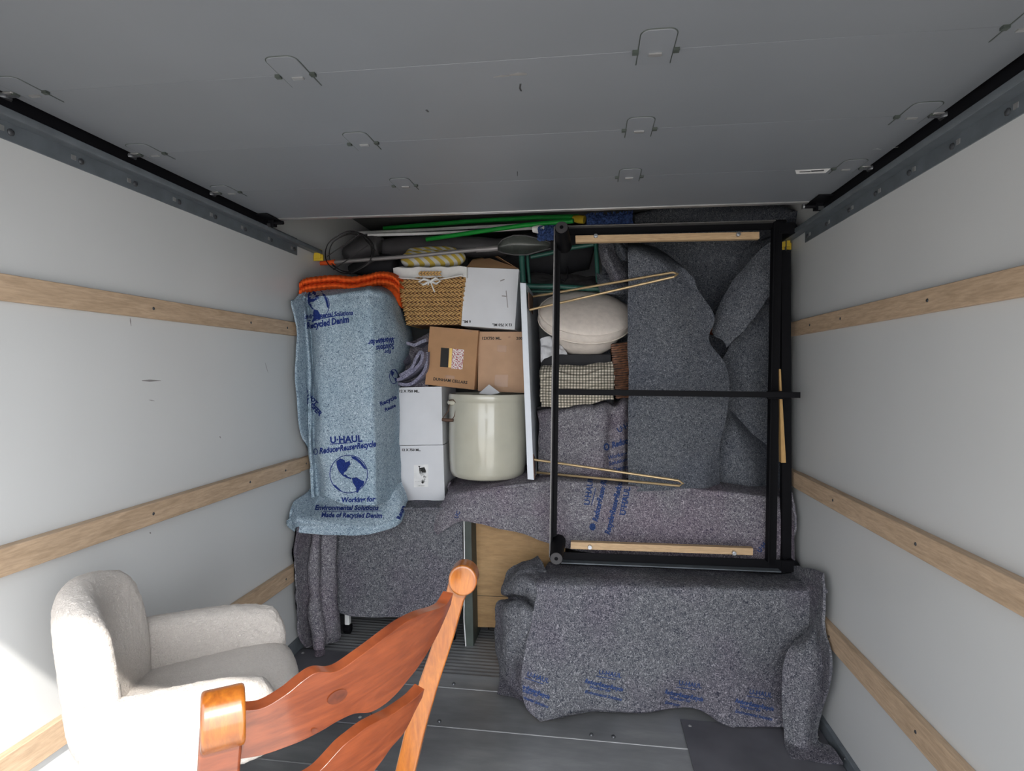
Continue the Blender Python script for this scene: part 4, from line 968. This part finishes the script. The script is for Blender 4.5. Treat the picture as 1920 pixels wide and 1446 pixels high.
# brown chair top peeking between blankets
mb = MB(); c = W(1341, 612, 2.93)
mb.ell(c, (Vector((0.05, 0, 0.02)), Vector((0, 0.03, 0)), Vector((-0.02, 0, 0.04))), 20, 12); o = build('wood_piece', mb, m_chairr); tag(o, 'reddish brown wood peeking out between two slate blankets', 'wood')
# pine stick at right
A = [W(1461, 692, 2.57), W(1464, 692, 2.57), W(1474, 868, 2.56), W(1465, 868, 2.56)]
mb = MB(); mb.hexa(A, [p+Vector((0.0, 0.03, 0)) for p in A]); o = build('wooden_stick', mb, m_stick, None, 0.001); tag(o, 'thin yellow pine stick leaning between the bed frame and the right wall', 'stick')

# ------------------------------------------------------------------ things along the top
def lying_pole(name, pts, r, mat, label, group=None):
    mb = MB(); mb.tube([W(*p) for p in pts], r, 12); o = build(name, mb, mat); return tag(o, label, 'pole', group)
lying_pole('white_pole', [(672, 437, 3.30), (800, 431, 3.28), (930, 424, 3.25), (1060, 418, 3.22)], 0.0095, m_white, 'white pole lying at the top, upper of the two')
lying_pole('white_pole', [(690, 441, 3.10), (800, 438, 3.10), (930, 432, 3.1), (1030, 426, 3.1)], 0.0085, m_white, 'white pole lying at the top, lower of the two')
def mop(pole, r, ferr, head, lab, seed):
    t = thing('mop', W(*head[0]), lab, 'mop')
    mb = MB(); mb.tube([W(*p) for p in pole], r, 12); build('pole', mb, m_green, t)
    mb = MB(); mb.tube([W(*p) for p in ferr], [0.016, 0.022, 0.020], 12); build('connector', mb, m_yellow if seed == 1 else m_cotton, t)
    mb = MB(); rnd = random.Random(seed)
    H = [W(*p) for p in head]
    for k in range(260):
        f = rnd.random(); c = H[0].lerp(H[1], f); a = rnd.random()*2*PI; rr = 0.026
        c = c+Vector((rnd.uniform(-.004, .004), math.cos(a)*rr*0.8, math.sin(a)*rr)); dd = Vector((rnd.uniform(-.4, .4), math.cos(a), math.sin(a)-0.3)).normalized()
        s1 = dd.cross(Vector((1, 0.1, 0.2))).normalized(); s2 = dd.cross(s1)
        mb.ell(c, (dd*0.013, s1*0.005, s2*0.005), 6, 4)
    mb.tube([H[0], H[0].lerp(H[1], 0.5), H[1]], 0.024, 12)
    build('mop_head', mb, m_mop, t)
mop([(720, 428, 3.35), (880, 415, 3.2), (1000, 408, 3.1), (1085, 406, 3.02)], 0.0125, [(1076, 410, 3.0), (1086, 411, 2.98), (1096, 412, 2.97)], [(1100, 413, 2.96), (1185, 409, 2.96)], 'green pole mop with a yellow connector and blue chenille head', 1)
mop([(800, 449, 3.05), (900, 434, 2.95), (985, 422, 2.88), (1075, 414, 2.80)], 0.0120, [(1000, 430, 2.86), (1012, 430, 2.85), (1022, 432, 2.84)], [(1010, 438, 2.84), (1042, 436, 2.84)], 'green pole mop whose blue chenille head hangs beside the frame foot', 2)
# shovel-like tool with orange grip and smoky blade
t = thing('scoop_shovel', W(765, 480, 2.9), 'grey poled scoop with an orange tip and smoky blade lying over the striped cushion', 'shovel')
mb = MB(); mb.tube([W(624, 492, 2.88), W(765, 481, 2.88), W(895, 468, 2.88)], 0.0105, 12); build('pole', mb, m_pole, t)
mb = MB(); mb.tube([W(893, 468.5, 2.88), W(915, 467, 2.88), W(934, 465, 2.88)], [0.0135, 0.0145, 0.014], 12); build('socket', mb, m_pole, t)
mb = MB(); mb.tube([W(597, 494, 2.88), W(600, 494, 2.88), W(612, 493, 2.88), W(628, 492, 2.88)], [0.007, 0.011, 0.0125, 0.0155], 12); build('grip', mb, m_otip, t)
rows = []
for f, tp, bt in ((0, 458, 470), (.08, 449, 474), (.3, 441, 478), (.55, 442, 478), (.8, 448, 471), (1, 455, 466)):
    x = 934+f*98; rows.append([(x, tp, 2.86), (x, tp*0.65+bt*0.35, 2.90), (x, tp*0.3+bt*0.7, 2.90), (x, bt, 2.85)])
sheet('blade', rows, [m_smoke], t, 30, 40, 0.003, 0, 6, 1)
mb = MB(); P = [W(r_[0][0], r_[0][1], r_[0][2]) for r_ in rows]+[W(*r_[3]) for r_ in reversed(rows)]; mb.tube(P, 0.003, 6, closed=True); build('blade_rim', mb, m_dkgrey, t)
# wire plant rings
t = thing('wire_plant_cage', W(655, 512, 2.92), 'dark wire rings of a plant cage lying against the upper left corner', 'wire cage')
cA = W(645, 471, 2.90); cB = W(658, 470, 2.98)
for c, rx, rz, ph in ((W(654, 473, 2.86), 0.130, 0.112, 0), (W(659, 473, 2.88), 0.124, 0.108, .3), (W(655, 474, 3.02), 0.128, 0.105, 0)):
    mb = MB(); mb.tube([c+Vector((rx*math.cos(2*PI*k/48), 0.02*math.sin(2*PI*k/48), rz*math.sin(2*PI*k/48)+0.003*math.sin(5*2*PI*k/48+ph))) for k in range(48)], 0.0028, 6, closed=True); build('ring', mb, m_wire, t)
for a, b in (((613, 481, 2.86), (673, 440, 2.87)), ((625, 506, 2.86), (690, 460, 2.87)), ((655, 514, 2.87), (700, 490, 2.87)), ((672, 437, 2.85), (704, 470, 2.86))):
    mb = MB(); mb.tube([W(*a), W(*b)], 0.0026, 6); build('wire_strut', mb, m_wire, t)
# dark rolled bags
def bag(pts, rad, lab, nm='rolled_bag', mat=None):
    mb = MB(); P = [W(*p) for p in pts]; QQ = [interp(P, i/30) for i in range(31)]; Rr = [interp([Vector((x, 0, 0)) for x in rad], i/30).x*(1+0.06*noise.noise(Vector((i*.5, 0, 0)))) for i in range(31)]
    mb.tube(QQ, Rr, 24); o = build(nm, mb, mat or m_dkgrey); return tag(o, lab, 'bag')
bag([(716, 468, 3.20), (725, 466, 3.20), (830, 463, 3.18), (940, 465, 3.15), (950, 466, 3.15)], [0.01, 0.055, 0.062, 0.05, 0.02], 'long black vinyl bag lying behind the grey pole', mat=m_dkgrey)
bag([(645, 483, 3.12), (655, 477, 3.12), (690, 465, 3.14), (712, 462, 3.14), (716, 462, 3.14)], [0.01, 0.05, 0.07, 0.065, 0.03], 'dark grey rounded bag behind the wire rings')
bag([(655, 505, 3.15), (690, 500, 3.15), (735, 498, 3.15), (745, 498, 3.15)], [0.02, 0.06, 0.06, 0.02], 'black fabric bundle behind the orange quilt', 'fabric_bundle', m_dark)
bag([(880, 485, 3.35), (930, 480, 3.35), (1000, 480, 3.4), (1060, 470, 3.4), (1110, 480, 3.4)], [0.05, 0.10, 0.14, 0.15, 0.08], 'black fabric bundle behind the green tube frame', 'fabric_bundle', m_dark)
bag([(1190, 412, 3.3), (1260, 405, 3.3), (1340, 403, 3.2), (1440, 408, 2.85), (1488, 415, 2.72)], [0.03, 0.06, 0.07, 0.06, 0.045], 'dark blanket roll right up under the roof, behind the bed frame', 'blanket_roll', m_slate)
# green tube camp chair
t = thing('folding_chair', W(1050, 545, 3.0), 'green tube framed folding chair packed behind the bed frame', 'chair')
def tb(pts, r=0.0125, nm='frame_tube', m=None): mb = MB(); mb.tube([W(*p) for p in pts], r, 12); build(nm, mb, m or m_teal, t)
tb([(978, 470, 2.98), (979, 500, 2.98), (981, 530, 2.98)], 0.015); tb([(988, 470, 3.02), (990, 500, 3.02), (993, 532, 3.02)], 0.009)
tb([(995, 482, 3.05), (1030, 475, 3.05), (1065, 466, 3.05), (1115, 458, 3.05)], 0.012); tb([(1117, 455, 3.0), (1119, 490, 3.0), (1121, 530, 3.0)], 0.011)
tb([(985, 537, 2.97), (1040, 537, 2.97), (1100, 541, 2.97), (1135, 542, 2.97)], 0.014); tb([(990, 546, 3.04), (1060, 547, 3.04), (1140, 546, 3.04)], 0.008)
tb([(1048, 500, 2.93), (1050, 523, 2.92), (1058, 528, 2.92), (1064, 520, 2.92), (1064, 500, 2.93)], 0.004, 'strap', m_black)
sheet('mesh_seat', [[(990, 512, 3.12), (1050, 514, 3.12), (1118, 518, 3.12)], [(990, 522, 3.05), (1050, 526, 3.05), (1118, 530, 3.05)], [(992, 533, 3.0), (1050, 535, 3.0), (1120, 538, 3.0)]], [m_dkgrey], t, 40, 20, 0.004, 0.012, 12, 61)
# ================================================================== BED FRAME
t = thing('bed_frame', W(1250, 1065, 2.620), 'black angle iron bed frame standing on its side, with two pine cleats', 'bed frame')
Yf = 2.540
def bar(px0, px1, Y0, Y1, wpx, depth, mat, nm, par=t, dirv='h', lip=None):
    # rectangular bar between two photo points, wpx thick in the photo, going back by depth
    (x0, y0), (x1, y1) = px0, px1; L = math.hypot(x1-x0, y1-y0); nx, ny = -(y1-y0)/L*wpx/2, (x1-x0)/L*wpx/2
    A = [W(x0-nx, y0-ny, Y0), W(x1-nx, y1-ny, Y1), W(x1+nx, y1+ny, Y1), W(x0+nx, y0+ny, Y0)]
    mb = MB(); mb.hexa(A, [p+Vector((0, depth, 0)) for p in A]); return build(nm, mb, mat, par, 0.001)
lp = bar((1042, 430), (1033, 1050), 2.540, 2.540, 4.5, 0.035, m_black, 'side_rail')
bar((1047.5, 440), (1039.5, 1040), 2.570, 2.570, 8, 0.004, m_black, 'rail_flange', lp)
mb = MB(); A = [W(1038.5, 425, 2.539), W(1041, 425, 2.539), W(1032, 1045, 2.539), W(1029.5, 1045, 2.539)]; mb.hexa(A, [p+Vector((0, 0.002, 0)) for p in A]); build('pale_edge', mb, m_edge, lp)
tp = bar((1060, 432), (1475, 421), 2.600, 2.600, 19, 0.004, m_black, 'end_rail')
bar((1060, 424), (1455, 413), 2.560, 2.560, 1.6, 0.04, m_edge, 'pale_edge', tp)
bt = bar((1045, 1047), (1485, 1063), 2.580, 2.580, 24, 0.004, m_black, 'end_rail')
bar((1052, 1056), (1465, 1073), 2.540, 2.540, 2, 0.04, m_track, 'pale_edge', bt)
rp = bar((1459, 415), (1447, 1062), 2.580, 2.580, 17, 0.004, m_black, 'side_rail')
bar((1452, 425), (1441, 1055), 2.540, 2.540, 3, 0.04, m_black, 'rail_flange', rp)
bar((1474, 470), (1476, 1070), 2.610, 2.610, 18, 0.03, m_black, 'gap_shade_bar', t)  # black bar added for the shade in the gap beside the wall
cb_ = bar((1045, 735), (1501, 741), 2.530, 2.490, 11, 0.012, m_black, 'cross_bar')
bar((1440, 741), (1470, 741), 2.515, 2.515, 15, 0.02, m_black, 'bar_bracket', cb_)
for (a, b, bolts) in (((1079, 448), (1424, 441), ((1117, 442), (1385, 439))), ((1070, 1023), (1412, 1035), ((1106, 1027), (1377, 1038)))):
    c_ = bar(a, b, 2.560, 2.560, 13, 0.03, m_cleat, 'wooden_cleat')
    for x, y_ in bolts:
        p = W(x, y_, 2.545); mb = MB(); mb.tube([p, p+Vector((0, 0.03, 0))], 0.009, 14); mb.tube([p+Vector((0, -0.008, 0)), p], 0.005, 8); build('bolt', mb, m_chrome, c_)
for (x, y_, x2, y2) in ((1053, 427, 1058, 462), (1043, 1047, 1047, 1015)):
    a = W(x, y_, 2.420); b = Vector((a.x, 2.590, a.z)); b2 = W(x2, y2, 2.590)
    mb = MB(); mb.tube([a, a.lerp(b2, 0.15), a.lerp(b2, 0.35), b2], [0.0285, 0.030, 0.030, 0.034], 32); ft = build('foot', mb, m_black, t, sharp=50)
    mb = MB(); d_ = (a-b2).normalized(); mb.tube([a+d_*0.004, a-d_*0.002], 0.026, 32); mb2 = build('foot_cap', mb, m_dkgrey, ft)
    mb = MB(); mb.tube([a+d_*0.0055, a+d_*0.003], 0.008, 16); build('foot_hole', mb, m_black, ft)
for (x, y_) in ((1488, 1062), (1484, 428)):
    a = W(x, y_, 2.580); mb = MB(); mb.tube([a, a+Vector((0.0, 0.16, 0))], 0.026, 20); mb.box((a.x-0.05, a.y-0.003, a.z-0.022), (a.x+0.01, a.y+0.006, a.z+0.022)); build('foot', mb, m_black, t)

# ================================================================== BIG BLANKET-COVERED BOX
BX = []
for (x, y_, a) in ((983, 1271, 0.330), (1118, 1268, 0.170), (1268, 1288, 0.150), (1400, 1305, 0.170)):
    BX += [TXT('U-HAUL', x+4, y_-4, 12, a, 0.01, 0, mi=1), BAR(x, y_, x+36, y_+36*a, 1.5), TXT('Reduce•Reuse•Recycle', x-22, y_+12, 11, a+0.06, 0.03, 0.2, stretch=0.72, mi=1), TXT('Working for', x-14, y_+22, 8, a+0.03, 0.02, 0.2, mi=1), TXT('Environmental Solutions', x-22, y_+31, 8, a+0.05, 0.02, 0.2, stretch=0.9, mi=1)]
sheet('moving_blanket', [
    [(1030, 1052, 2.770), (1150, 1050, 2.770), (1280, 1055, 2.770), (1400, 1062, 2.770), (1500, 1062, 2.770)],
    [(1015, 1072, 2.570), (1150, 1070, 2.570), (1280, 1075, 2.560), (1400, 1080, 2.560), (1515, 1082, 2.560)],
    [(1006, 1092, 2.420), (1150, 1092, 2.410), (1280, 1095, 2.410), (1400, 1098, 2.410), (1535, 1102, 2.420)],
    [(1006, 1112, 2.385), (1150, 1112, 2.375), (1280, 1115, 2.370), (1400, 1118, 2.375), (1542, 1122, 2.395)],
    [(998, 1160, 2.365), (1150, 1160, 2.365), (1280, 1165, 2.360), (1400, 1168, 2.365), (1540, 1165, 2.400)],
    [(985, 1215, 2.320), (1150, 1220, 2.355), (1280, 1225, 2.350), (1400, 1230, 2.360), (1525, 1225, 2.400)],
    [(978, 1270, 2.270), (1150, 1280, 2.340), (1280, 1285, 2.340), (1400, 1292, 2.350), (1500, 1290, 2.400)],
    [(985, 1325, 2.235), (1130, 1325, 2.310), (1270, 1325, 2.345), (1390, 1345, 2.290), (1492, 1345, 2.310)],
    [(1012, 1354, 2.215), (1120, 1336, 2.300), (1280, 1334, 2.350), (1390, 1362, 2.280), (1495, 1364, 2.290)]],
    [m_grey, m_ink2], nu=150, nv=120, amp=0.012, freq=4, seed=71, thick=0.009, prints=BX, fold=lambda u, v, p: 0.018*math.sin(u*19+0.8)*max(0, v-0.35)**1.5*2)
big = COL.objects[-1]; tag(big, 'grey moving blanket with blue print covering the big low box at lower right', 'blanket')
def sub(nm, rows, mats, **k):
    sheet(nm, rows, mats, None, **k); o = COL.objects[-1]; o.parent = big; o.location = WL[o]-WL[big]; return o
sub('corner_fold', [
    [(1008, 1042, 2.730), (1012, 1048, 2.680), (1020, 1060, 2.620), (1028, 1078, 2.530)],
    [(962, 1062, 2.690), (980, 1064, 2.590), (1000, 1074, 2.510), (1020, 1094, 2.440)],
    [(944, 1092, 2.650), (962, 1090, 2.520), (988, 1090, 2.440), (1012, 1106, 2.400)],
    [(940, 1113, 2.630), (958, 1112, 2.510), (985, 1112, 2.450), (1006, 1122, 2.400)],
    [(952, 1122, 2.650), (965, 1122, 2.590), (985, 1124, 2.530), (1004, 1136, 2.420)],
    [(936, 1130, 2.590), (955, 1129, 2.480), (980, 1132, 2.410), (1003, 1150, 2.390)],
    [(929, 1150, 2.570), (950, 1150, 2.430), (975, 1158, 2.370), (1000, 1170, 2.370)],
    [(928, 1190, 2.570), (948, 1192, 2.420), (970, 1200, 2.380), (996, 1205, 2.370)],
    [(931, 1225, 2.570), (946, 1232, 2.440), (965, 1235, 2.420), (990, 1240, 2.360)],
    [(937, 1252, 2.570), (948, 1256, 2.480), (965, 1262, 2.430), (988, 1272, 2.350)],
    [(936, 1280, 2.530), (950, 1282, 2.450), (968, 1290, 2.390), (986, 1298, 2.340)],
    [(934, 1302, 2.490), (950, 1306, 2.430), (968, 1310, 2.380), (988, 1322, 2.330)]], [m_grey], nu=50, nv=150, amp=0.010, freq=10, seed=72, thick=0.009)
sub('corner_drape', [
    [(1536, 1160, 2.370), (1541, 1162, 2.350), (1546, 1168, 2.370)],
    [(1495, 1200, 2.320), (1525, 1198, 2.280), (1552, 1195, 2.350)],
    [(1472, 1230, 2.280), (1520, 1230, 2.240), (1562, 1232, 2.300)],
    [(1466, 1290, 2.250), (1515, 1290, 2.210), (1556, 1290, 2.270)],
    [(1468, 1350, 2.240), (1510, 1350, 2.200), (1540, 1350, 2.250)],
    [(1472, 1395, 2.210), (1510, 1395, 2.180), (1535, 1388, 2.230)],
    [(1480, 1415, 2.150), (1525, 1415, 2.150), (1560, 1400, 2.230)],
    [(1484, 1422, 2.135), (1540, 1430, 2.125), (1580, 1432, 2.130)]], [m_grey], nu=50, nv=90, amp=0.008, freq=7, seed=75, thick=0.009)
sub('side_drape', [
    [(1500, 1062, 2.770), (1530, 1068, 2.750), (1545, 1075, 2.750)],
    [(1533, 1100, 2.450), (1544, 1104, 2.490), (1548, 1106, 2.570)],
    [(1540, 1122, 2.410), (1545, 1130, 2.450), (1547, 1135, 2.550)],
    [(1500, 1345, 2.370), (1520, 1345, 2.410), (1535, 1345, 2.500)]], [m_grey], nu=20, nv=60, amp=0.004, freq=7, seed=76, thick=0.009)
sheet('moving_blanket', [[(1466, 905, 2.720), (1478, 910, 2.680), (1484, 925, 2.640)], [(1466, 960, 2.700), (1482, 960, 2.650), (1490, 975, 2.600)], [(1466, 1010, 2.680), (1480, 1008, 2.650), (1486, 1020, 2.620)], [(1466, 1060, 2.670), (1478, 1062, 2.640), (1484, 1072, 2.600)]], [m_purple], None, 20, 40, 0.008, 0.010, 12, 77)
tag(COL.objects[-1], 'purple grey blanket edge sticking out right of the bed frame against the wall', 'blanket')
# ================================================================== CREAM BOUCLE ARMCHAIR
fx_, fy_ = Vector((0.855, 0.52, 0)).normalized(), None
fy_ = Vector((-fx_.y, fx_.x, 0))
NF = W(505, 1300, 1.47)            # near arm, front end
CC = Vector((-1.0105, 1.3675, 0))     # centre of the seat on the floor
t = thing('armchair', CC, 'cream boucle swivel armchair on a gold pedestal beside the left wall', 'armchair')
def AC(x, y, z): return CC + fx_*(x*0.874) + fy_*(y*0.874) + Vector((0, 0, 0.0834+0.94*z))
# seat
mb = MB(); pillow(mb, lambda p: AC(p.x+0.012, p.y, 0.450+p.z+0.012*math.sin(p.x*6)), 0.265, 0.225, 0.065, 6, lambda u, v: 0.35, 70, 60, nzamp=0.0022, nzf=70); build('seat', mb, m_boucle, t)
def arm(sy):
    mb = MB()
    def fn(p):
        x = p.x*(1.04 if sy > 0 else 0.97)-(0.0 if sy > 0 else 0.022); z = 0.490+p.y+(0.022 if sy > 0 else 0.0); y = sy*(0.222 + 0.03*(p.y/0.13)*0.5) + p.z
        y += -sy*0.03*max(0, (p.x-0.05)/0.2)**2
        return AC(x, y, z)
    pillow(mb, fn, 0.235, 0.118, 0.054, 6, lambda u, v: 0.60 if (u > 0 and v > 0) else 0.12, 80, 60, nzamp=0.0026, nzf=70)
    build('arm', mb, m_boucle, t)
arm(1); arm(-1)
mb = MB()
def backfn(p):
    y = p.x; z = 0.625+p.y; bend = (abs(y)/0.24)**2.2; y -= 0.03
    x = -0.265 - 0.10*(p.y+0.1) + 0.105*bend + p.z
    return AC(x, y*0.97, z)
pillow(mb, backfn, 0.218, 0.222, 0.060, 6, lambda u, v: 0.62 if v > 0 else 0.30, 90, 90, nzamp=0.0016, nzf=60); build('backrest', mb, m_boucle, t)
pc = AC(0, 0, 0); pc.z = 0
mb = MB(); mb.tube([pc+Vector((0, 0, 0.02)), pc+Vector((0, 0, 0.425))], 0.021, 24); build('pedestal_pole', mb, m_brass, t)
mb = MB(); mb.lathe([(0, 0), (0.145, 0), (0.147, 0.006), (0.14, 0.012), (0.04, 0.024), (0.024, 0.032), (0, 0.032)], pc, 48); build('pedestal_base', mb, m_brass, t)
mb = MB(); mb.tube([pc+Vector((0, 0, 0.42)), pc+Vector((0, 0, 0.47))], 0.029, 24); build('collar', mb, m_black, t)
mb = MB(); mb.tube([pc+Vector((0.11*math.cos(2*PI*k/40), 0.11*math.sin(2*PI*k/40), 0.22)) for k in range(40)], 0.009, 8, closed=True); mb.tube([pc+Vector((-0.11, 0, 0.22)), pc+Vector((0.11, 0, 0.22))], 0.008, 8); build('foot_ring', mb, m_brass, t)
# pale bin in front of it
c = Vector((-1.275, 1.44, 0.0)); t = thing('plastic_bin', c, 'pale grey plastic bin at the bottom edge, behind the pedestal of the cream armchair', 'bin')
mb = MB(); mb.lathe([(0, 0), (0.09, 0), (0.10, 0.01), (0.118, 0.41), (0.123, 0.415), (0.121, 0.425), (0.111, 0.422), (0.10, 0.02), (0, 0.015)], c, 40); build('bin_body', mb, m_white, t)

# ================================================================== LADDER-BACK CHAIR
e1 = Vector((0.306, 0.952, 0)); dB = Vector((0.952, -0.306, 0))
nt0 = W(414, 1345, 0.545); ft0 = W(866, 1090, 0.95)
base = Vector(((nt0.x+ft0.x)/2-0.25, (nt0.y+ft0.y)/2, 0))
t = thing('ladderback_chair', base, 'glossy orange brown ladderback chair in the foreground, seen from behind', 'chair')
E1n = Vector((0.82, 0.57, 0)); E1f = Vector((-0.08, 0.997, 0))
def post(top, px_list, w, e1, mat=None):
    dB = Vector((e1.y, -e1.x, 0))
    # px_list: centre line points (px,py,Y, halfwidth along bow) from the top down
    loops = []
    P = [(q if isinstance(q, Vector) else None, h) for q, h in px_list]
    for (c, h), ww in zip(px_list, w):
        loops.append([c-e1*ww-dB*h, c+e1*ww-dB*h, c+e1*ww+dB*h, c-e1*ww+dB*h])
    mb = MB(); mb.loft(loops, smooth=False); return build('post', mb, [mat or m_chairo], t, 0.0035, 3)
def scroll(c, r, w, e1, nm='scroll_top'):
    dB = Vector((e1.y, -e1.x, 0))
    mb = MB(); A = []; B = []
    for k in range(28):
        a = 2*PI*k/28; q = dB*math.cos(a)*r + Vector((0, 0, 1))*math.sin(a)*r*1.08; A.append(c-e1*w+q); B.append(c+e1*w+q)
    mb.loft([A, B]); return build(nm, mb, m_chairo, t, 0.004, 4)
# near post
n1 = W(412, 1400, 0.535); n2 = W(408, 1446, 0.53)
nc = W(417, 1341, 0.545)
dn = Vector((-0.09, 0.01, -1))
pl = [(nc+Vector((0, 0, 0.01)), 0.016), (nc+dn*0.03, 0.015), (nc+dn*0.10, 0.0165), (nc+dn*0.35, 0.018), (Vector((nc.x-0.04, nc.y, 0.46)), 0.020), (Vector((nc.x-0.03, nc.y, 0.25)), 0.018), (Vector((nc.x+0.03, nc.y, 0.003)), 0.015)]
post(nc, pl, [0.0200, 0.0205, 0.0195, 0.0195, 0.019, 0.018, 0.016], E1n, m_chairr); scroll(nc+Vector((0.003, -0.003, -0.001)), 0.028, 0.0208, E1n)
fc = W(868, 1082, 0.95)
def fp(px, py, t_): return W(px, py, 0.95+0.086*t_)
pl = [(fc, 0.0215), (fp(853, 1120, 0.04), 0.0175), (fp(835, 1190, 0.09), 0.0165), (fp(808, 1270, 0.18), 0.0175), (fp(784, 1350, 0.27), 0.018), (fp(761, 1446, 0.37), 0.018), (Vector((W(763, 1446, .98).x-0.05, 1.0, 0.46)), 0.020), (Vector((W(763, 1446, .98).x-0.04, 1.0, 0.25)), 0.018), (Vector((W(763, 1446, .98).x+0.03, 1.0, 0.003)), 0.015)]
post(fc, pl, [0.017, 0.016, 0.017, 0.018, 0.018, 0.018, 0.018, 0.018, 0.016], E1f); scroll(fc+dB*0.002, 0.0245, 0.0185, E1f)
def slat(top, bot, nm='slat', prints=None):
    A_ = nc+Vector((0, 0.0, 0)); B_ = fc
    def planY(x, y_):
        d = ray(x, y_); k = d.x/d.y; lo, hi = 0.0, 1.0
        for _ in range(40):
            m = (lo+hi)/2; c = A_.lerp(B_, m)+dB*0.05*4*m*(1-m)
            if c.x/c.y < k: lo = m
            else: hi = m
        return (A_.lerp(B_, lo)+dB*0.05*4*lo*(1-lo)).y
    rows = []
    for f in (0, 0.5, 1):
        r_ = []
        for k, (a, b) in enumerate(zip(top, bot)):
            s = k/(len(top)-1); x = a[0]+(b[0]-a[0])*f; y_ = a[1]+(b[1]-a[1])*f
            r_.append((x, y_, planY(x, y_)-0.004+0.006*f))
        rows.append(r_)
    sheet(nm, rows, [m_chairr, m_knot], t, 110, 20, 0.017, 0, 5, 1, wob=0, prints=prints)
    o = COL.objects[-1]; b = o.modifiers.new('bevel', 'BEVEL'); b.width = 0.003; b.segments = 3; b.limit_method = 'ANGLE'; b.angle_limit = math.radians(50)
    return o
slat([(440, 1333), (490, 1329), (535, 1304), (570, 1276), (595, 1261), (622, 1261), (642, 1254), (672, 1233), (702, 1211), (732, 1188), (763, 1166), (795, 1150), (823, 1141), (838, 1132), (850, 1112)],
     [(436, 1426), (490, 1417), (535, 1402), (570, 1388), (605, 1370), (635, 1352), (665, 1339), (695, 1336), (722, 1321), (745, 1300), (763, 1278), (780, 1257), (797, 1232), (822, 1188), (845, 1135)],
     prints=[POLY([(632+21*math.cos(a*PI/12)*0.85+11*math.sin(a*PI/12)*0.5, 1306-21*math.cos(a*PI/12)*0.5+9*math.sin(a*PI/12)) for a in range(24)], 1, 2), POLY([(589+6*math.cos(a*PI/8), 1370+5*math.sin(a*PI/8)) for a in range(16)], 1, 1)])
slat([(430, 1530), (480, 1512), (530, 1488), (565, 1468), (600, 1446), (642, 1401), (665, 1382), (687, 1365), (710, 1352), (733, 1341), (757, 1325), (775, 1312), (785, 1303), (796, 1292)],
     [(426, 1618), (480, 1606), (530, 1588), (570, 1566), (610, 1540), (645, 1512), (675, 1480), (702, 1446), (718, 1425), (734, 1402), (752, 1382), (765, 1362), (778, 1335), (792, 1308)])
# seat, front legs and rungs (below the frame of the photo)
def CHp(s, f, z): return Vector((nc.x-0.04, nc.y, z))+e1*(s*0.43)+(-dB)*f
mb = MB(); mb.loft([[CHp(-0.04, 0, 0.44), CHp(1.04, 0, 0.44), CHp(1.08, 0.40, 0.44), CHp(-0.08, 0.40, 0.44)], [CHp(-0.04, 0, 0.465), CHp(1.04, 0, 0.465), CHp(1.08, 0.40, 0.465), CHp(-0.08, 0.40, 0.465)]], smooth=False); build('seat', mb, m_chairo, t, 0.006, 3)
for s in (0.02, 0.98):
    a = CHp(s, 0.36, 0.44); b = CHp(s, 0.37, 0.003); mb = MB(); mb.tube([b, b.lerp(a, 0.5), a], [0.014, 0.018, 0.020], 14); build('leg', mb, m_chairo, t)
    mb = MB(); mb.tube([CHp(s, 0.36, 0.20), CHp(s, 0.01, 0.20)], 0.010, 10); build('rung', mb, m_chairr, t)
mb = MB(); mb.tube([CHp(0.02, 0.36, 0.28), CHp(0.98, 0.36, 0.28)], 0.011, 10); build('rung', mb, m_chairr, t)

# ------------------------------------------------------------------ repeats share a group
for o in COL.objects:
    if o.parent is not None or 'label' not in o: continue
    n = o.name.split('.')[0]
    g = {'box': 'wine cartons stacked in the middle', 'moving_blanket': 'felt moving blankets', 'mop': 'green poled mops under the roof', 'white_pole': 'white poles under the roof',
         'door_track': 'door tracks along the side walls', 'floor_plate': 'dark plates on the floor', 'rolled_bag': 'black bags packed at the top', 'fabric_bundle': 'black fabric bundles packed at the top'}.get(n)
    if g: o['group'] = g
